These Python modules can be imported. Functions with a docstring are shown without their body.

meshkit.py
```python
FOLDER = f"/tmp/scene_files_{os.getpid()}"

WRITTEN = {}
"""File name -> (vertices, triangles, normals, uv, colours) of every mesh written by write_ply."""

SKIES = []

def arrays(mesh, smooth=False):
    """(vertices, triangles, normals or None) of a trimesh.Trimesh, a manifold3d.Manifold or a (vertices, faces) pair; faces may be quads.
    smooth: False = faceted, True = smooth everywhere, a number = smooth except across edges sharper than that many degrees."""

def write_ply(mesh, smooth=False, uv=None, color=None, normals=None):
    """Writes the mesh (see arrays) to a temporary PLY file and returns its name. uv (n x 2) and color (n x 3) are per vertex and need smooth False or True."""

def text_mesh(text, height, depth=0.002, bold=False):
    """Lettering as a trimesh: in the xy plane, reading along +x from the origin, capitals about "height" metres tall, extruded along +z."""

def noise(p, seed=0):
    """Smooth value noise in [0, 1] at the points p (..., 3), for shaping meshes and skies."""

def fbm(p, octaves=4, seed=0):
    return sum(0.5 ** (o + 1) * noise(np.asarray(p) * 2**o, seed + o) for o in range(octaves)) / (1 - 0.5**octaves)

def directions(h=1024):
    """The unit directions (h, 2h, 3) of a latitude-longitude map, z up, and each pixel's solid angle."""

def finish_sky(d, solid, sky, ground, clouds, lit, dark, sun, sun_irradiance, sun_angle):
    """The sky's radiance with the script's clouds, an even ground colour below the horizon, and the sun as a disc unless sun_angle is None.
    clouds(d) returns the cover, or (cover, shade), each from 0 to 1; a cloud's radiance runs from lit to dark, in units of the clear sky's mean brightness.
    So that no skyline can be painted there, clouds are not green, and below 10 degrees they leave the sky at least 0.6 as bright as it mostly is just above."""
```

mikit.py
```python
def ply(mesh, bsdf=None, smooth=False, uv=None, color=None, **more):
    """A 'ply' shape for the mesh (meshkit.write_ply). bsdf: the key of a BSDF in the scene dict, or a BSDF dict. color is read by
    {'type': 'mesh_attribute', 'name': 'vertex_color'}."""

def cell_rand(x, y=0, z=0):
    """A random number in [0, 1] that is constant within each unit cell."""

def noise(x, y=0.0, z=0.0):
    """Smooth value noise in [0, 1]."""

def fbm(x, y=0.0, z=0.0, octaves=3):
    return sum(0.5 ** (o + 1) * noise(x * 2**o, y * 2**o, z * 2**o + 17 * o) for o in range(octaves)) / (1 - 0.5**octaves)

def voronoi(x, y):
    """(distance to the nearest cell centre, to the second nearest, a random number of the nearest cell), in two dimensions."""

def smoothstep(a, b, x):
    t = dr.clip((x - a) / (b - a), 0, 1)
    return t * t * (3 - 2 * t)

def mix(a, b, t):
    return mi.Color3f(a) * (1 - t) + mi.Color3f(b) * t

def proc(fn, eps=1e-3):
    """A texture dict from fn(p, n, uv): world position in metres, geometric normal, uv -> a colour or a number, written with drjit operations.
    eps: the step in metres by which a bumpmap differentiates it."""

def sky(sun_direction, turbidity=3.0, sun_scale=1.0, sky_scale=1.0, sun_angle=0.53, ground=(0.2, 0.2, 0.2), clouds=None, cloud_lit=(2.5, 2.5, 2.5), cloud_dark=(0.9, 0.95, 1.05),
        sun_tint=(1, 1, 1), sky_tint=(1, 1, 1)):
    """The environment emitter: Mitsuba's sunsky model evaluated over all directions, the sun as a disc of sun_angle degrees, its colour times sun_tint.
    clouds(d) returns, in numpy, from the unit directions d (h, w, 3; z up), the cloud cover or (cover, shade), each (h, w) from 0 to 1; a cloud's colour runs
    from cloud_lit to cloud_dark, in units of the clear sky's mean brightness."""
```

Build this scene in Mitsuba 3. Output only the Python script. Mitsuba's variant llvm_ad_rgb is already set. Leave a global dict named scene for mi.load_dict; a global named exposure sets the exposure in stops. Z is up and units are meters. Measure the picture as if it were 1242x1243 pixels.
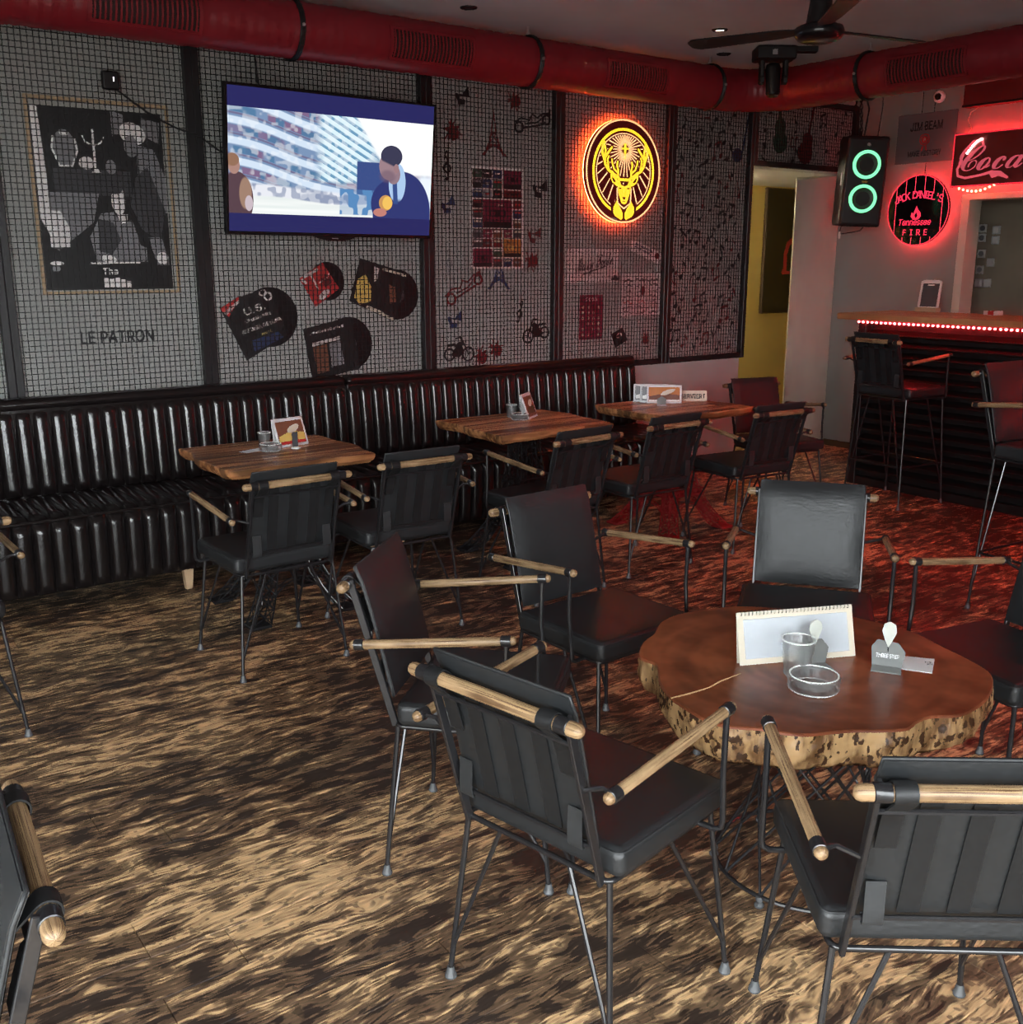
import math, random, json
import numpy as np, trimesh, mitsuba as mi, drjit as dr
import manifold3d as m3
from shapely.geometry import Polygon, Point, LineString, box as sbox
from shapely import affinity
from shapely.ops import unary_union
import mikit, meshkit
from mikit import noise, fbm, voronoi, cell_rand, smoothstep, mix

scene, labels = {}, {}
rnd = random.Random(7)
T = mi.ScalarTransform4f
PI = math.pi

# ------------------------------------------------------------------ camera, sky, exposure
CAM = np.array([0.0, 0.0, 1.5])
YAW, PITCH = math.radians(36.1), math.radians(13.69)
FW = np.array([math.sin(YAW) * math.cos(PITCH), math.cos(YAW) * math.cos(PITCH), -math.sin(PITCH)])
scene['camera'] = {'type': 'perspective', 'fov': math.degrees(2 * math.atan(621 / 1250.0)), 'fov_axis': 'x',
                   'near_clip': 0.05, 'far_clip': 100.0,
                   'to_world': T().look_at(origin=CAM.tolist(), target=(CAM + FW).tolist(), up=[0, 0, 1])}
exposure = 1.55
def overcast(d):
    return np.ones(d.shape[:2]), 0.35 * meshkit.fbm(d * 3.0, 3)
scene['daylight'] = mikit.sky([-0.35, -0.6, 0.75], turbidity=4.0, sun_scale=0.0, sky_scale=50.0, ground=(0.16, 0.15, 0.14), clouds=overcast,
                              cloud_lit=(1.04, 1.1, 1.13), cloud_dark=(0.77, 0.82, 0.86))
G = 2.0 ** -exposure      # display white of screens and sign faces at this exposure

# ------------------------------------------------------------------ materials
def pr(c, rough=0.5, spec=0.5, metallic=0.0, **k):
    if not isinstance(c, dict): c = {'type': 'rgb', 'value': list(c)}
    return {'type': 'principled', 'base_color': c, 'roughness': rough, 'specular': spec, 'metallic': metallic, **k}
def two(b): return {'type': 'twosided', 'b': b}
def mat(name, b): scene[name] = two(b); return name
def P(fn, eps=1e-3): return mikit.proc(fn, eps)

def floor_col(p, n, uv):
    x, y = p.x, p.y
    row = dr.floor((y + 2.2) / 0.146)
    rr = cell_rand(row, 3)
    y2 = y + 0.040 * (noise(x * 6.5 + 9 * rr, y * 13.0) - 0.5) + 0.009 * (noise(x * 22, y * 34, 5.0) - 0.5)
    big = fbm(x * 1.1 + 4, y * 1.9, 2.0, octaves=3)
    st = fbm(x * 9.0 + 13 * rr, y2 * 50.0, 1.0, octaves=4)
    blob = fbm(x * 15.0 + 3, y2 * 33.0, 11.0, octaves=4)
    spk = fbm(x * 46, y2 * 80.0, 6.0, octaves=2)
    grain = fbm(x * 26, y2 * 230.0, 3.0, octaves=2)
    v = 0.52 * st + 0.48 * blob + 0.50 * (big - 0.5) + 0.06 * (rr - 0.5) + 0.20 * (grain - 0.5) + 0.12 * (spk - 0.5)
    c = mix((0.032, 0.022, 0.017), mix((0.072, 0.044, 0.028), (0.160, 0.099, 0.057), grain), smoothstep(0.375, 0.445, v))
    c = mix(c, mix((0.31, 0.185, 0.092), (0.66, 0.44, 0.23), grain), smoothstep(0.510, 0.665, v))
    c = mix(c, (0.035, 0.024, 0.017), 0.6 * smoothstep(0.68, 0.75, spk))
    return c * (0.8 + 0.4 * grain)
def floor_bump(p, n, uv):
    x, y = p.x, p.y
    return fbm(x * 7, y * 42.0, 1.0, octaves=3) + 0.4 * fbm(x * 28, y * 160.0, 4.0, octaves=2)
def floor_rough(p, n, uv):
    return 0.30 + 0.28 * fbm(p.x * 4, p.y * 14.0, 9.0, octaves=3)
mat('m_floor', {'type': 'bumpmap', 'a': P(floor_bump, 2e-3), 'scale': 0.0022,
                'b': pr(P(floor_col), P(floor_rough), 0.45)})
mat('m_floor_gap', pr((0.01, 0.008, 0.006), 0.8))

def plaster(base, var, sx=1.3):
    def fn(p, n, uv):
        a = fbm(p.x * sx + p.z * .3, p.y * sx, p.z * sx, octaves=4)
        b = fbm(p.x * 9, p.y * 9, p.z * 4, octaves=3)
        return mi.Color3f(base) * (1 - var + 2 * var * (0.65 * a + 0.35 * b))
    return P(fn)
mat('m_wall', pr(plaster((0.50, 0.50, 0.475), 0.16), 0.75, 0.25))
mat('m_wall_back', pr(plaster((0.365, 0.372, 0.352), 0.13), 0.75, 0.25))
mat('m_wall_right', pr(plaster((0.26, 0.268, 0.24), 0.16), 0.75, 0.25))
mat('m_wall_low', pr(plaster((0.36, 0.31, 0.30), 0.12), 0.75, 0.25))
mat('m_pier', pr(plaster((0.56, 0.57, 0.47), 0.22), 0.75, 0.25))
mat('m_ceiling', pr(plaster((0.37, 0.35, 0.355), 0.12), 0.85, 0.2))
mat('m_yellow', pr(plaster((0.46, 0.41, 0.26), 0.22), 0.8, 0.2))
mat('m_brownwall', pr(plaster((0.26, 0.21, 0.15), 0.2), 0.8, 0.2))
mat('m_outside', pr((0.22, 0.21, 0.2), 0.9, 0.2))
def leather_bump(p, n, uv): return fbm(p.x * 160, p.y * 160, p.z * 160, octaves=2) + 2.0 * fbm(p.x * 14, p.y * 14, p.z * 9, octaves=2)
mat('m_leather', {'type': 'bumpmap', 'a': P(leather_bump, 1e-3), 'scale': 0.0011, 'b': pr((0.0125, 0.0138, 0.0148), 0.42, 0.45)})
mat('m_leather_back', pr((0.0165, 0.018, 0.019), 0.5, 0.45))
mat('m_strap', pr((0.0075, 0.008, 0.0085), 0.5, 0.35))
mat('m_bench', {'type': 'bumpmap', 'a': P(leather_bump, 1e-3), 'scale': 0.0008, 'b': pr((0.008, 0.0065, 0.0065), 0.17, 0.6)})
mat('m_metal', pr((0.011, 0.011, 0.012), 0.22, 0.6))
mat('m_bracket', pr((0.010, 0.010, 0.011), 0.22, 0.6))
mat('m_glide', pr((0.055, 0.058, 0.06), 0.5, 0.5))
mat('m_steel', pr((0.5, 0.5, 0.5), 0.3, 0.5, 0.9))
def dowel_col(p, n, uv):
    g = fbm(uv.x * 3.0 + p.x * 2, uv.y * 26.0 + p.y * 3, 2.0, octaves=3)
    h = fbm(p.x * 30, p.y * 30, p.z * 30, octaves=2)
    return mix((0.085, 0.046, 0.021), (0.275, 0.183, 0.097), smoothstep(0.25, 0.72, g * 0.75 + h * 0.25))
mat('m_dowel', pr(P(dowel_col), 0.42, 0.4))
def table_col(p, n, uv):
    b = dr.floor(p.y / 0.0985); br = cell_rand(b, dr.floor(p.x / 1.1), 5)
    y2 = p.y + 0.02 * (noise(p.x * 4, p.y * 9) - 0.5)
    g = fbm(p.x * 2.4 + 17 * br, y2 * 46.0, p.z * 30, octaves=4)
    c = mix((0.125, 0.044, 0.017), (0.50, 0.23, 0.095), smoothstep(0.22, 0.74, g + 0.30 * (br - 0.5)))
    return mix(c, (0.05, 0.024, 0.013), 0.75 * smoothstep(0.60, 0.72, fbm(p.x * 1.7 + 7 * br, y2 * 20, 4.0, octaves=3)))
mat('m_table', pr(P(table_col), 0.30, 0.5))
def live_col(p, n, uv):
    g = fbm(p.x * 9, p.y * 9, p.z * 30, octaves=4)
    return mix((0.07, 0.036, 0.018), (0.36, 0.22, 0.11), smoothstep(0.3, 0.65, g))
mat('m_live', pr(P(live_col), 0.4, 0.4))
def slab_col(p, n, uv):
    dx, dy = p.x - 1.95, p.y - 1.46
    r = dr.sqrt(dx * dx + dy * dy)
    g = fbm(r * 24 + 2.2 * noise(p.x * 3, p.y * 3), p.x * 3.0, p.y * 3.0, octaves=3)
    f = fbm(p.x * 13, p.y * 13, 3.0, octaves=4)
    return mix((0.085, 0.022, 0.010), (0.24, 0.070, 0.030), smoothstep(0.2, 0.8, 0.5 * g + 0.5 * f))
mat('m_slab', pr(P(slab_col), 0.30, 0.35))
def bark_col(p, n, uv):
    f = fbm(p.x * 46, p.y * 46, p.z * 9, octaves=4)
    s = fbm(p.x * 95, p.y * 95, p.z * 48 + 9, octaves=3)
    k = fbm(p.x * 14, p.y * 14, p.z * 8 + 3, octaves=2)
    c = mix((0.105, 0.050, 0.020), (0.36, 0.225, 0.105), smoothstep(0.32, 0.66, f))
    return mix(c, (0.04, 0.018, 0.009), smoothstep(0.57, 0.66, s + 0.25 * (k - 0.5)))
def bark_bump(p, n, uv): return fbm(p.x * 34, p.y * 34, p.z * 16, octaves=4)
mat('m_bark', {'type': 'bumpmap', 'a': P(bark_bump, 1e-3), 'scale': 0.012, 'b': pr(P(bark_col), 0.34, 0.5)})
mat('m_crack', pr((0.42, 0.25, 0.12), 0.5))
mat('m_duct', pr((0.19, 0.012, 0.018), 0.40, 0.5))
mat('m_duct_dark', pr((0.10, 0.012, 0.014), 0.45, 0.5))
mat('m_cavity', pr((0.02, 0.004, 0.004), 0.8))
mat('m_black', pr((0.008, 0.008, 0.0085), 0.45, 0.4))
mat('m_blackgloss', pr((0.006, 0.006, 0.007), 0.16, 0.5))
mat('m_mesh', pr((0.012, 0.012, 0.012), 0.5, 0.4))
mat('m_frame', pr((0.012, 0.011, 0.012), 0.4, 0.4))
mat('m_barblack', pr((0.007, 0.0065, 0.0065), 0.36, 0.4))
def bartop_col(p, n, uv):
    g = fbm(p.x * 30, p.y * 2.5, 1.0, octaves=3)
    return mix((0.22, 0.105, 0.04), (0.48, 0.27, 0.12), g)
mat('m_bartop', pr(P(bartop_col), 0.35, 0.5))
for nm, c in dict(white=(0.86, 0.86, 0.84), paper=(0.60, 0.62, 0.62), cream=(0.55, 0.50, 0.40), ink=(0.012, 0.012, 0.013), grey=(0.22, 0.22, 0.23),
                  darkgrey=(0.05, 0.05, 0.055), red=(0.42, 0.03, 0.03), darkred=(0.13, 0.014, 0.016), maroon=(0.17, 0.018, 0.04), orange=(0.46, 0.17, 0.04), yellow=(0.62, 0.44, 0.12),
                  navy=(0.02, 0.035, 0.09), green=(0.03, 0.07, 0.045), skin=(0.36, 0.24, 0.17), darkwood=(0.075, 0.042, 0.02), lightwood=(0.42, 0.30, 0.18), brown=(0.16, 0.06, 0.035),
                  signgrey=(0.12, 0.125, 0.125), picture=(0.028, 0.021, 0.010), redbase=(0.22, 0.012, 0.012)).items():
    mat('m_' + nm, pr(c, 0.5, 0.4))
mat('m_screen', pr((0.004, 0.004, 0.005), 0.6, 0.1))
mat('m_rim', pr((0.75, 0.8, 0.8), 0.12, 0.7))
mat('m_vinyl', pr((0.006, 0.006, 0.007), 0.42, 0.3))
scene['m_glass'] = {'type': 'dielectric', 'int_ior': 1.5, 'ext_ior': 1.0}
scene['m_clear'] = {'type': 'blendbsdf', 'weight': 0.05, 'a': {'type': 'thindielectric', 'int_ior': 1.5, 'ext_ior': 1.0}, 'b': two(pr((0.55, 0.58, 0.58), 0.10, 0.6))}
mat('m_paddle', pr((0.46, 0.48, 0.43), 0.4, 0.4))
mat('m_page', pr((0.42, 0.45, 0.475), 0.5, 0.3))
scene['m_acrylic'] = {'type': 'thindielectric', 'int_ior': 1.49, 'ext_ior': 1.0}

# ------------------------------------------------------------------ mesh helpers
def cat(ms): return trimesh.util.concatenate(list(ms))
def tm(v, f): return trimesh.Trimesh(np.asarray(v, float), np.asarray(f, int), process=False)
def xf(m, M):
    m = m.copy(); m.apply_transform(np.asarray(M, float))
    return m
def mv(m, x=0, y=0, z=0):
    m = m.copy(); m.apply_translation([x, y, z]); return m
def rot(a, ax=(0, 0, 1)): return trimesh.transformations.rotation_matrix(math.radians(a), ax)
def bx(x0, x1, y0, y1, z0, z1):
    m = trimesh.creation.box((abs(x1 - x0), abs(y1 - y0), abs(z1 - z0)))
    return mv(m, (x0 + x1) / 2, (y0 + y1) / 2, (z0 + z1) / 2)
def cbx(x0, x1, y0, y1, z0, z1, c=0.004):
    """box with chamfered edges"""
    s = np.array([x1 - x0, y1 - y0, z1 - z0]) / 2.0
    c = min(c, 0.45 * s.min())
    pts = []
    for sx in (-1, 1):
        for sy in (-1, 1):
            for sz in (-1, 1):
                for k in range(3):
                    q = s.copy() - c; q[k] = s[k]
                    pts.append(q * (sx, sy, sz))
    h = m3.Manifold.hull_points(np.array(pts))
    mm = h.to_mesh()
    return mv(tm(mm.vert_properties[:, :3], mm.tri_verts), (x0 + x1) / 2, (y0 + y1) / 2, (z0 + z1) / 2)
def rbx(x0, x1, y0, y1, z0, z1, r, n=12):
    sp = m3.Manifold.sphere(r, n); parts = []
    for x in (x0 + r, x1 - r):
        for y in (y0 + r, y1 - r):
            for z in (z0 + r, z1 - r): parts.append(sp.translate([x, y, z]))
    mm = m3.Manifold.batch_hull(parts).to_mesh()
    return tm(mm.vert_properties[:, :3], mm.tri_verts)
def tube(pts, r, n=7, closed=False, uv=False):
    p = np.asarray(pts, float); k = len(p)
    rs = np.broadcast_to(np.asarray(r, float), (k,))
    if closed: tg = np.roll(p, -1, 0) - np.roll(p, 1, 0)
    else: tg = np.gradient(p, axis=0)
    tg /= np.linalg.norm(tg, axis=1, keepdims=True) + 1e-12
    a = np.cross(tg[0], [0.123, 0.31, 0.94]); a /= np.linalg.norm(a)
    V = []; ang = np.arange(n) / n * 2 * PI
    for i in range(k):
        a = a - tg[i] * (a @ tg[i]); a /= np.linalg.norm(a); b = np.cross(tg[i], a)
        V.append(p[i] + rs[i] * (np.cos(ang)[:, None] * a + np.sin(ang)[:, None] * b))
    V = np.vstack(V); F = []
    for i in range(k if closed else k - 1):
        j = (i + 1) % k
        for q in range(n):
            q2 = (q + 1) % n
            F += [[i * n + q, i * n + q2, j * n + q2], [i * n + q, j * n + q2, j * n + q]]
    if not closed:
        c0 = len(V); V = np.vstack([V, p[0], p[-1]])
        for q in range(n):
            q2 = (q + 1) % n
            F += [[c0, q2, q], [c0 + 1, (k - 1) * n + q, (k - 1) * n + q2]]
    return tm(V, F)
def lathe(prof, n=24):
    """revolve (r, z) about z, from below to above on the outside"""
    V, F = [], []; ang = np.arange(n) / n * 2 * PI
    for r, z in prof: V += [[r * math.cos(a), r * math.sin(a), z] for a in ang]
    for i in range(len(prof) - 1):
        for q in range(n):
            q2 = (q + 1) % n
            F += [[i * n + q, i * n + q2, (i + 1) * n + q2], [i * n + q, (i + 1) * n + q2, (i + 1) * n + q]]
    return tm(V, F)
def along(m, a, b):
    """put a mesh made along +z from the origin so that it runs from a towards b"""
    a, b = np.asarray(a, float), np.asarray(b, float); d = b - a; d /= np.linalg.norm(d)
    M = trimesh.geometry.align_vectors([0, 0, 1], d); M[:3, 3] = a
    return xf(m, M)
def ext(poly, d):
    gs = [g for g in getattr(poly, 'geoms', [poly]) if g.geom_type == 'Polygon' and g.area > 1e-9]
    return cat(trimesh.creation.extrude_polygon(g, d, engine='earcut') for g in gs)
def BW(y): return np.array([[1, 0, 0, 0], [0, 0, -1, y], [0, 1, 0, 0], [0, 0, 0, 1.0]])       # (x, z, out) on the back wall, facing -y
def RW(x): return np.array([[0, 0, -1, x], [-1, 0, 0, 0], [0, 1, 0, 0], [0, 0, 0, 1.0]])      # (-y, z, out) on the right wall, facing -x
def stroke(pts, w): return LineString(pts).buffer(w / 2, cap_style=1, quad_segs=3)
def ell(cx, cy, rx, ry, a=0, n=16):
    e = affinity.scale(Point(0, 0).buffer(1, quad_segs=n), rx, ry)
    return affinity.translate(affinity.rotate(e, a, origin=(0, 0)), cx, cy)

# ------------------------------------------------------------------ scene helpers
def uniq(base):
    if not any(k == base or k.startswith(base + '__') for k in used): used.add(base); return base
    i = 1
    while f'{base}_{i:03d}' in used: i += 1
    used.add(f'{base}_{i:03d}'); return f'{base}_{i:03d}'
used = set()
def thing(name, label, category, group=None):
    k = uniq(name); labels[k] = {'label': label, 'category': category}
    if group: labels[k]['group'] = group
    return k
def struct(name):
    used.add(name); labels[name] = {'kind': 'structure'}; return name
cnt = {}
def pkey(parent, name):
    i = cnt.get((parent, name), 0); cnt[(parent, name)] = i + 1
    return f'{parent}__{name}' + (f'_{i:03d}' if i else '')
def shape(mesh, m, smooth=False, emit=None, **k):
    d = mikit.ply(mesh, m, smooth=smooth, **k)
    if emit is not None:
        d['emitter'] = {'type': 'area', 'radiance': emit if isinstance(emit, dict) else {'type': 'rgb', 'value': list(emit)}}
    return d
def part(parent, name, mesh, m, smooth=False, emit=None, kind=None, label=None, **k):
    key = pkey(parent, name); scene[key] = shape(mesh, m, smooth, emit, **k)
    if kind or label:
        labels[key] = {}
        if kind: labels[key]['kind'] = kind
        if label: labels[key]['label'] = label
    return key
def solo(key, mesh, m, smooth=False, emit=None, **k): scene[key] = shape(mesh, m, smooth, emit, **k)
def place(proto, key, M, tint=None):
    """proto: list of (suffix, shape dict); the same shapes under a thing's own key"""
    for suf, d in proto:
        dd = dict(d); dd['to_world'] = T(np.asarray(M, float)); scene[key + suf] = dd
class Proto:
    def __init__(s): s.items = []; s.c = {}
    def add(s, name, mesh, m, smooth=False, parent='', **k):
        q = (parent, name); i = s.c.get(q, 0); s.c[q] = i + 1
        suf = f'{parent}__{name}' + (f'_{i:03d}' if i else '')
        s.items.append((suf, shape(mesh, m, smooth, **k))); return suf
def TR(x, y, z=0, a=0):
    M = rot(a); M[:3, 3] = [x, y, z]; return M
def text(s, h, d=0.002, bold=False, centre=False, width=None, shear=0):
    m = meshkit.text_mesh(s, h, d, bold)
    if width: m.apply_scale([width / (m.bounds[1][0] - m.bounds[0][0]), 1, 1])
    if shear: m.apply_transform([[1, shear, 0, 0], [0, 1, 0, 0], [0, 0, 1, 0], [0, 0, 0, 1]])
    if centre: m = mv(m, -(m.bounds[0][0] + m.bounds[1][0]) / 2)
    return m
def clean(poly):
    poly = poly.buffer(0)
    return poly

# ================================================================== THE ROOM
X0, X1, Y0, Y1, ZC = -1.5, 7.18, -0.7, 5.30, 2.77
struct('floor'); solo('floor', cat([bx(X0 - .1, 9.2, Y0 - .1, 7.0, -0.12, -0.006)]), 'm_floor_gap')
# floor boards, one by one
PW, row, nplank, rest = 0.146, 0, 0, []
fx = math.atan(621 / 1250.0)
def in_view(x, y):
    d = np.array([x, y, 0]) - CAM; f = d @ FW
    if f < 0.2: return False
    r = np.array([math.cos(YAW), -math.sin(YAW), 0]); u = np.cross(r, FW)
    return abs(d @ r) / f < 0.56 and abs(d @ u) / f < 0.56
rp = random.Random(3); y = Y0
visible = []
while y < 5.5:
    x = X0 - rp.random() * 1.6
    while x < X1 + 0.3:
        L = 1.45 + 0.7 * rp.random(); a, b = max(x, X0), min(x + L, X1 + 0.35)
        if b - a > 0.02:
            dz = 0.0006 * rp.random()
            m = cbx(a + .0008, b - .0008, y + .0008, y + PW - .0008, -0.02, dz, 0.0012)
            vis = any(in_view(a + (b - a) * t, y + PW * s) for t in (0, .25, .5, .75, 1) for s in (0, 1))
            (visible if vis else rest).append(m)
        x += L
    y += PW
for m in visible[:300]: part('floor', 'plank', m, 'm_floor')
if rest + visible[300:]: part('floor', 'plank_remainder', cat(rest + visible[300:]), 'm_floor', kind='stuff')
part('floor', 'corridor_board', bx(5.6, 9.1, 5.52, 6.7, -0.02, 0.0), 'm_floor')

struct('ceiling'); solo('ceiling', bx(X0 - .1, X1 + .1, Y0 - .1, Y1 + .1, ZC, ZC + .12), 'm_ceiling')
struct('wall_back'); solo('wall_back', cat([bx(X0, 5.985, Y1, Y1 + .14, 0.0, ZC), bx(5.985, X1, Y1, Y1 + .14, 2.168, ZC)]), 'm_wall_back')
struct('wall_left'); solo('wall_left', cat([bx(X0 - .12, X0, 1.3, Y1 + .14, 0, ZC), bx(X0 - .12, X0, Y0, 1.3, 2.42, ZC)]), 'm_wall')
# right wall with the serving hatch behind the bar
HY, HZ0, HZ1 = 4.285, 1.02, 1.936
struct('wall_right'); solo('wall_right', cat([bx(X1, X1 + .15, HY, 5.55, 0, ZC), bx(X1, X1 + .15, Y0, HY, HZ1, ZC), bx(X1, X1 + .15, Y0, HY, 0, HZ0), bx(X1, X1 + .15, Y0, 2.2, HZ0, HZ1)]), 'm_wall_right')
struct('trim_1'); solo('trim_1', cat([cbx(X1 - .012, X1 + .15, HY - .012, HY + .05, HZ0, HZ1 + .03, .003), cbx(X1 - .012, X1 + .15, 2.2, HY, HZ1 - .012, HZ1 + .03, .003)]), 'm_cream')
# front of the room: open glass front towards the daylight, solid to the right
OX0, OX1 = -1.5, 1.4
struct('wall_front'); solo('wall_front', cat([bx(OX1, X1, Y0 - .14, Y0, 0, ZC), bx(X0, OX0, Y0 - .14, Y0, 0, ZC), bx(OX0, OX1, Y0 - .14, Y0, 2.42, ZC)]), 'm_wall')
struct('window_1')
for i in range(5):
    xx = OX0 + i * (OX1 - OX0) / 4
    part('window_1', 'mullion', cbx(xx - .03, xx + .03, Y0 - .1, Y0 - .04, 0, 2.42, .004), 'm_frame')
part('window_1', 'rail', cbx(OX0, OX1, Y0 - .1, Y0 - .04, 2.36, 2.42, .004), 'm_frame')
struct('terrace'); solo('terrace', cat([bx(-14, 14, -20, Y0 - .1, -.14, -.02), bx(-14, X0 - .1, Y0 - .1, 12, -.14, -.02)]), 'm_outside')
struct('awning'); solo('awning', cat([bx(X0 - .9, 3.4, Y0 - .9, Y0 - .14, 2.44, 2.50), bx(X0 - .9, X0 - .12, Y0 - .14, 3.0, 2.44, 2.50)]), 'm_outside')
# corridor behind the doorway, low ceiling, yellow wall
struct('wall_corridor'); solo('wall_corridor', cat([bx(5.3, 9.2, 6.6, 6.7, 0, 2.3), bx(5.3, 5.4, 5.44, 6.6, 0, 2.3), bx(9.1, 9.2, 5.44, 6.6, 0, 2.3), bx(7.33, 9.1, 5.44, 5.55, 0, 2.3)]), 'm_yellow')
struct('ceiling_corridor'); solo('ceiling_corridor', bx(5.3, 9.2, 5.44, 6.7, 2.168, 2.26), 'm_wall')
# plastered pier that closes part of the doorway
def pier():
    a, b = np.array([6.545, 5.312]), np.array([7.178, 5.392]); n = np.array([-(b - a)[1], (b - a)[0]]); n = n / np.linalg.norm(n) * .11
    base = [a, b, b + n, np.array([6.71, 5.458])]; zt = [2.092, 2.16, 2.166, 2.13]
    return tm([[*q, 0] for q in base] + [[*q, z] for q, z in zip(base, zt)], [[0, 2, 1], [0, 3, 2], [4, 5, 6], [4, 6, 7], [0, 1, 5], [0, 5, 4], [1, 2, 6], [1, 6, 5], [2, 3, 7], [2, 7, 6], [3, 0, 4], [3, 4, 7]])
struct('wall_pier'); solo('wall_pier', pier(), 'm_pier')
struct('baseboard_pier'); solo('baseboard_pier', xf(bx(0, .638, -.012, 0, 0, .035), TR(6.545, 5.311, 0, math.degrees(math.atan2(.08, .633)))), 'm_darkwood')
struct('baseboard_right'); solo('baseboard_right', cbx(X1 - .014, X1, 4.5, 5.38, 0, .05, .003), 'm_darkwood')
# room behind the serving hatch
struct('wall_backroom'); solo('wall_backroom', cat([bx(7.75, 7.85, 1.8, 4.9, 0, 2.5), bx(7.33, 7.75, 4.8, 4.9, 0, 2.5), bx(7.33, 7.75, 1.8, 1.9, 0, 2.5)]), 'm_brownwall')
struct('ceiling_backroom'); solo('ceiling_backroom', bx(7.33, 7.85, 1.8, 4.9, 2.5, 2.6), 'm_brownwall')

# ------------------------------------------------------------------ wire mesh panels on the back wall
YM = 5.272
def mesh_panel(x0, x1, z0, z1, label, bars=True, pitch=0.0262, wr=0.0018):
    t = thing('wire_mesh_panel', label, 'mesh panel', 'steel mesh panels on the back wall')
    w = .036
    part(t, 'frame_bar', cbx(x0, x0 + w, YM - .018, YM + .024, z0, z1, .003), 'm_frame')
    part(t, 'frame_bar', cbx(x1 - w, x1, YM - .018, YM + .024, z0, z1, .003), 'm_frame')
    part(t, 'frame_bar', cbx(x0 + w, x1 - w, YM - .018, YM + .024, z0, z0 + w, .003), 'm_frame')
    part(t, 'frame_bar', cbx(x0 + w, x1 - w, YM - .018, YM + .024, z1 - w, z1, .003), 'm_frame')
    ms = []
    x = x0 + w + pitch / 2
    while x < x1 - w: ms.append(bx(x - wr, x + wr, YM - .002, YM + .002, z0 + w, z1 - w)); x += pitch
    z = z0 + w + pitch / 2
    while z < z1 - w: ms.append(bx(x0 + w, x1 - w, YM - .006, YM - .002, z - wr, z + wr)); z += pitch
    part(t, 'wire_mesh', cat(ms), 'm_mesh', kind='stuff')
ZB, ZT = 0.80, 2.66
XP = [-0.90, 0.03, 0.968, 1.907, 3.24, 4.206, 5.172, 5.987]
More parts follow.
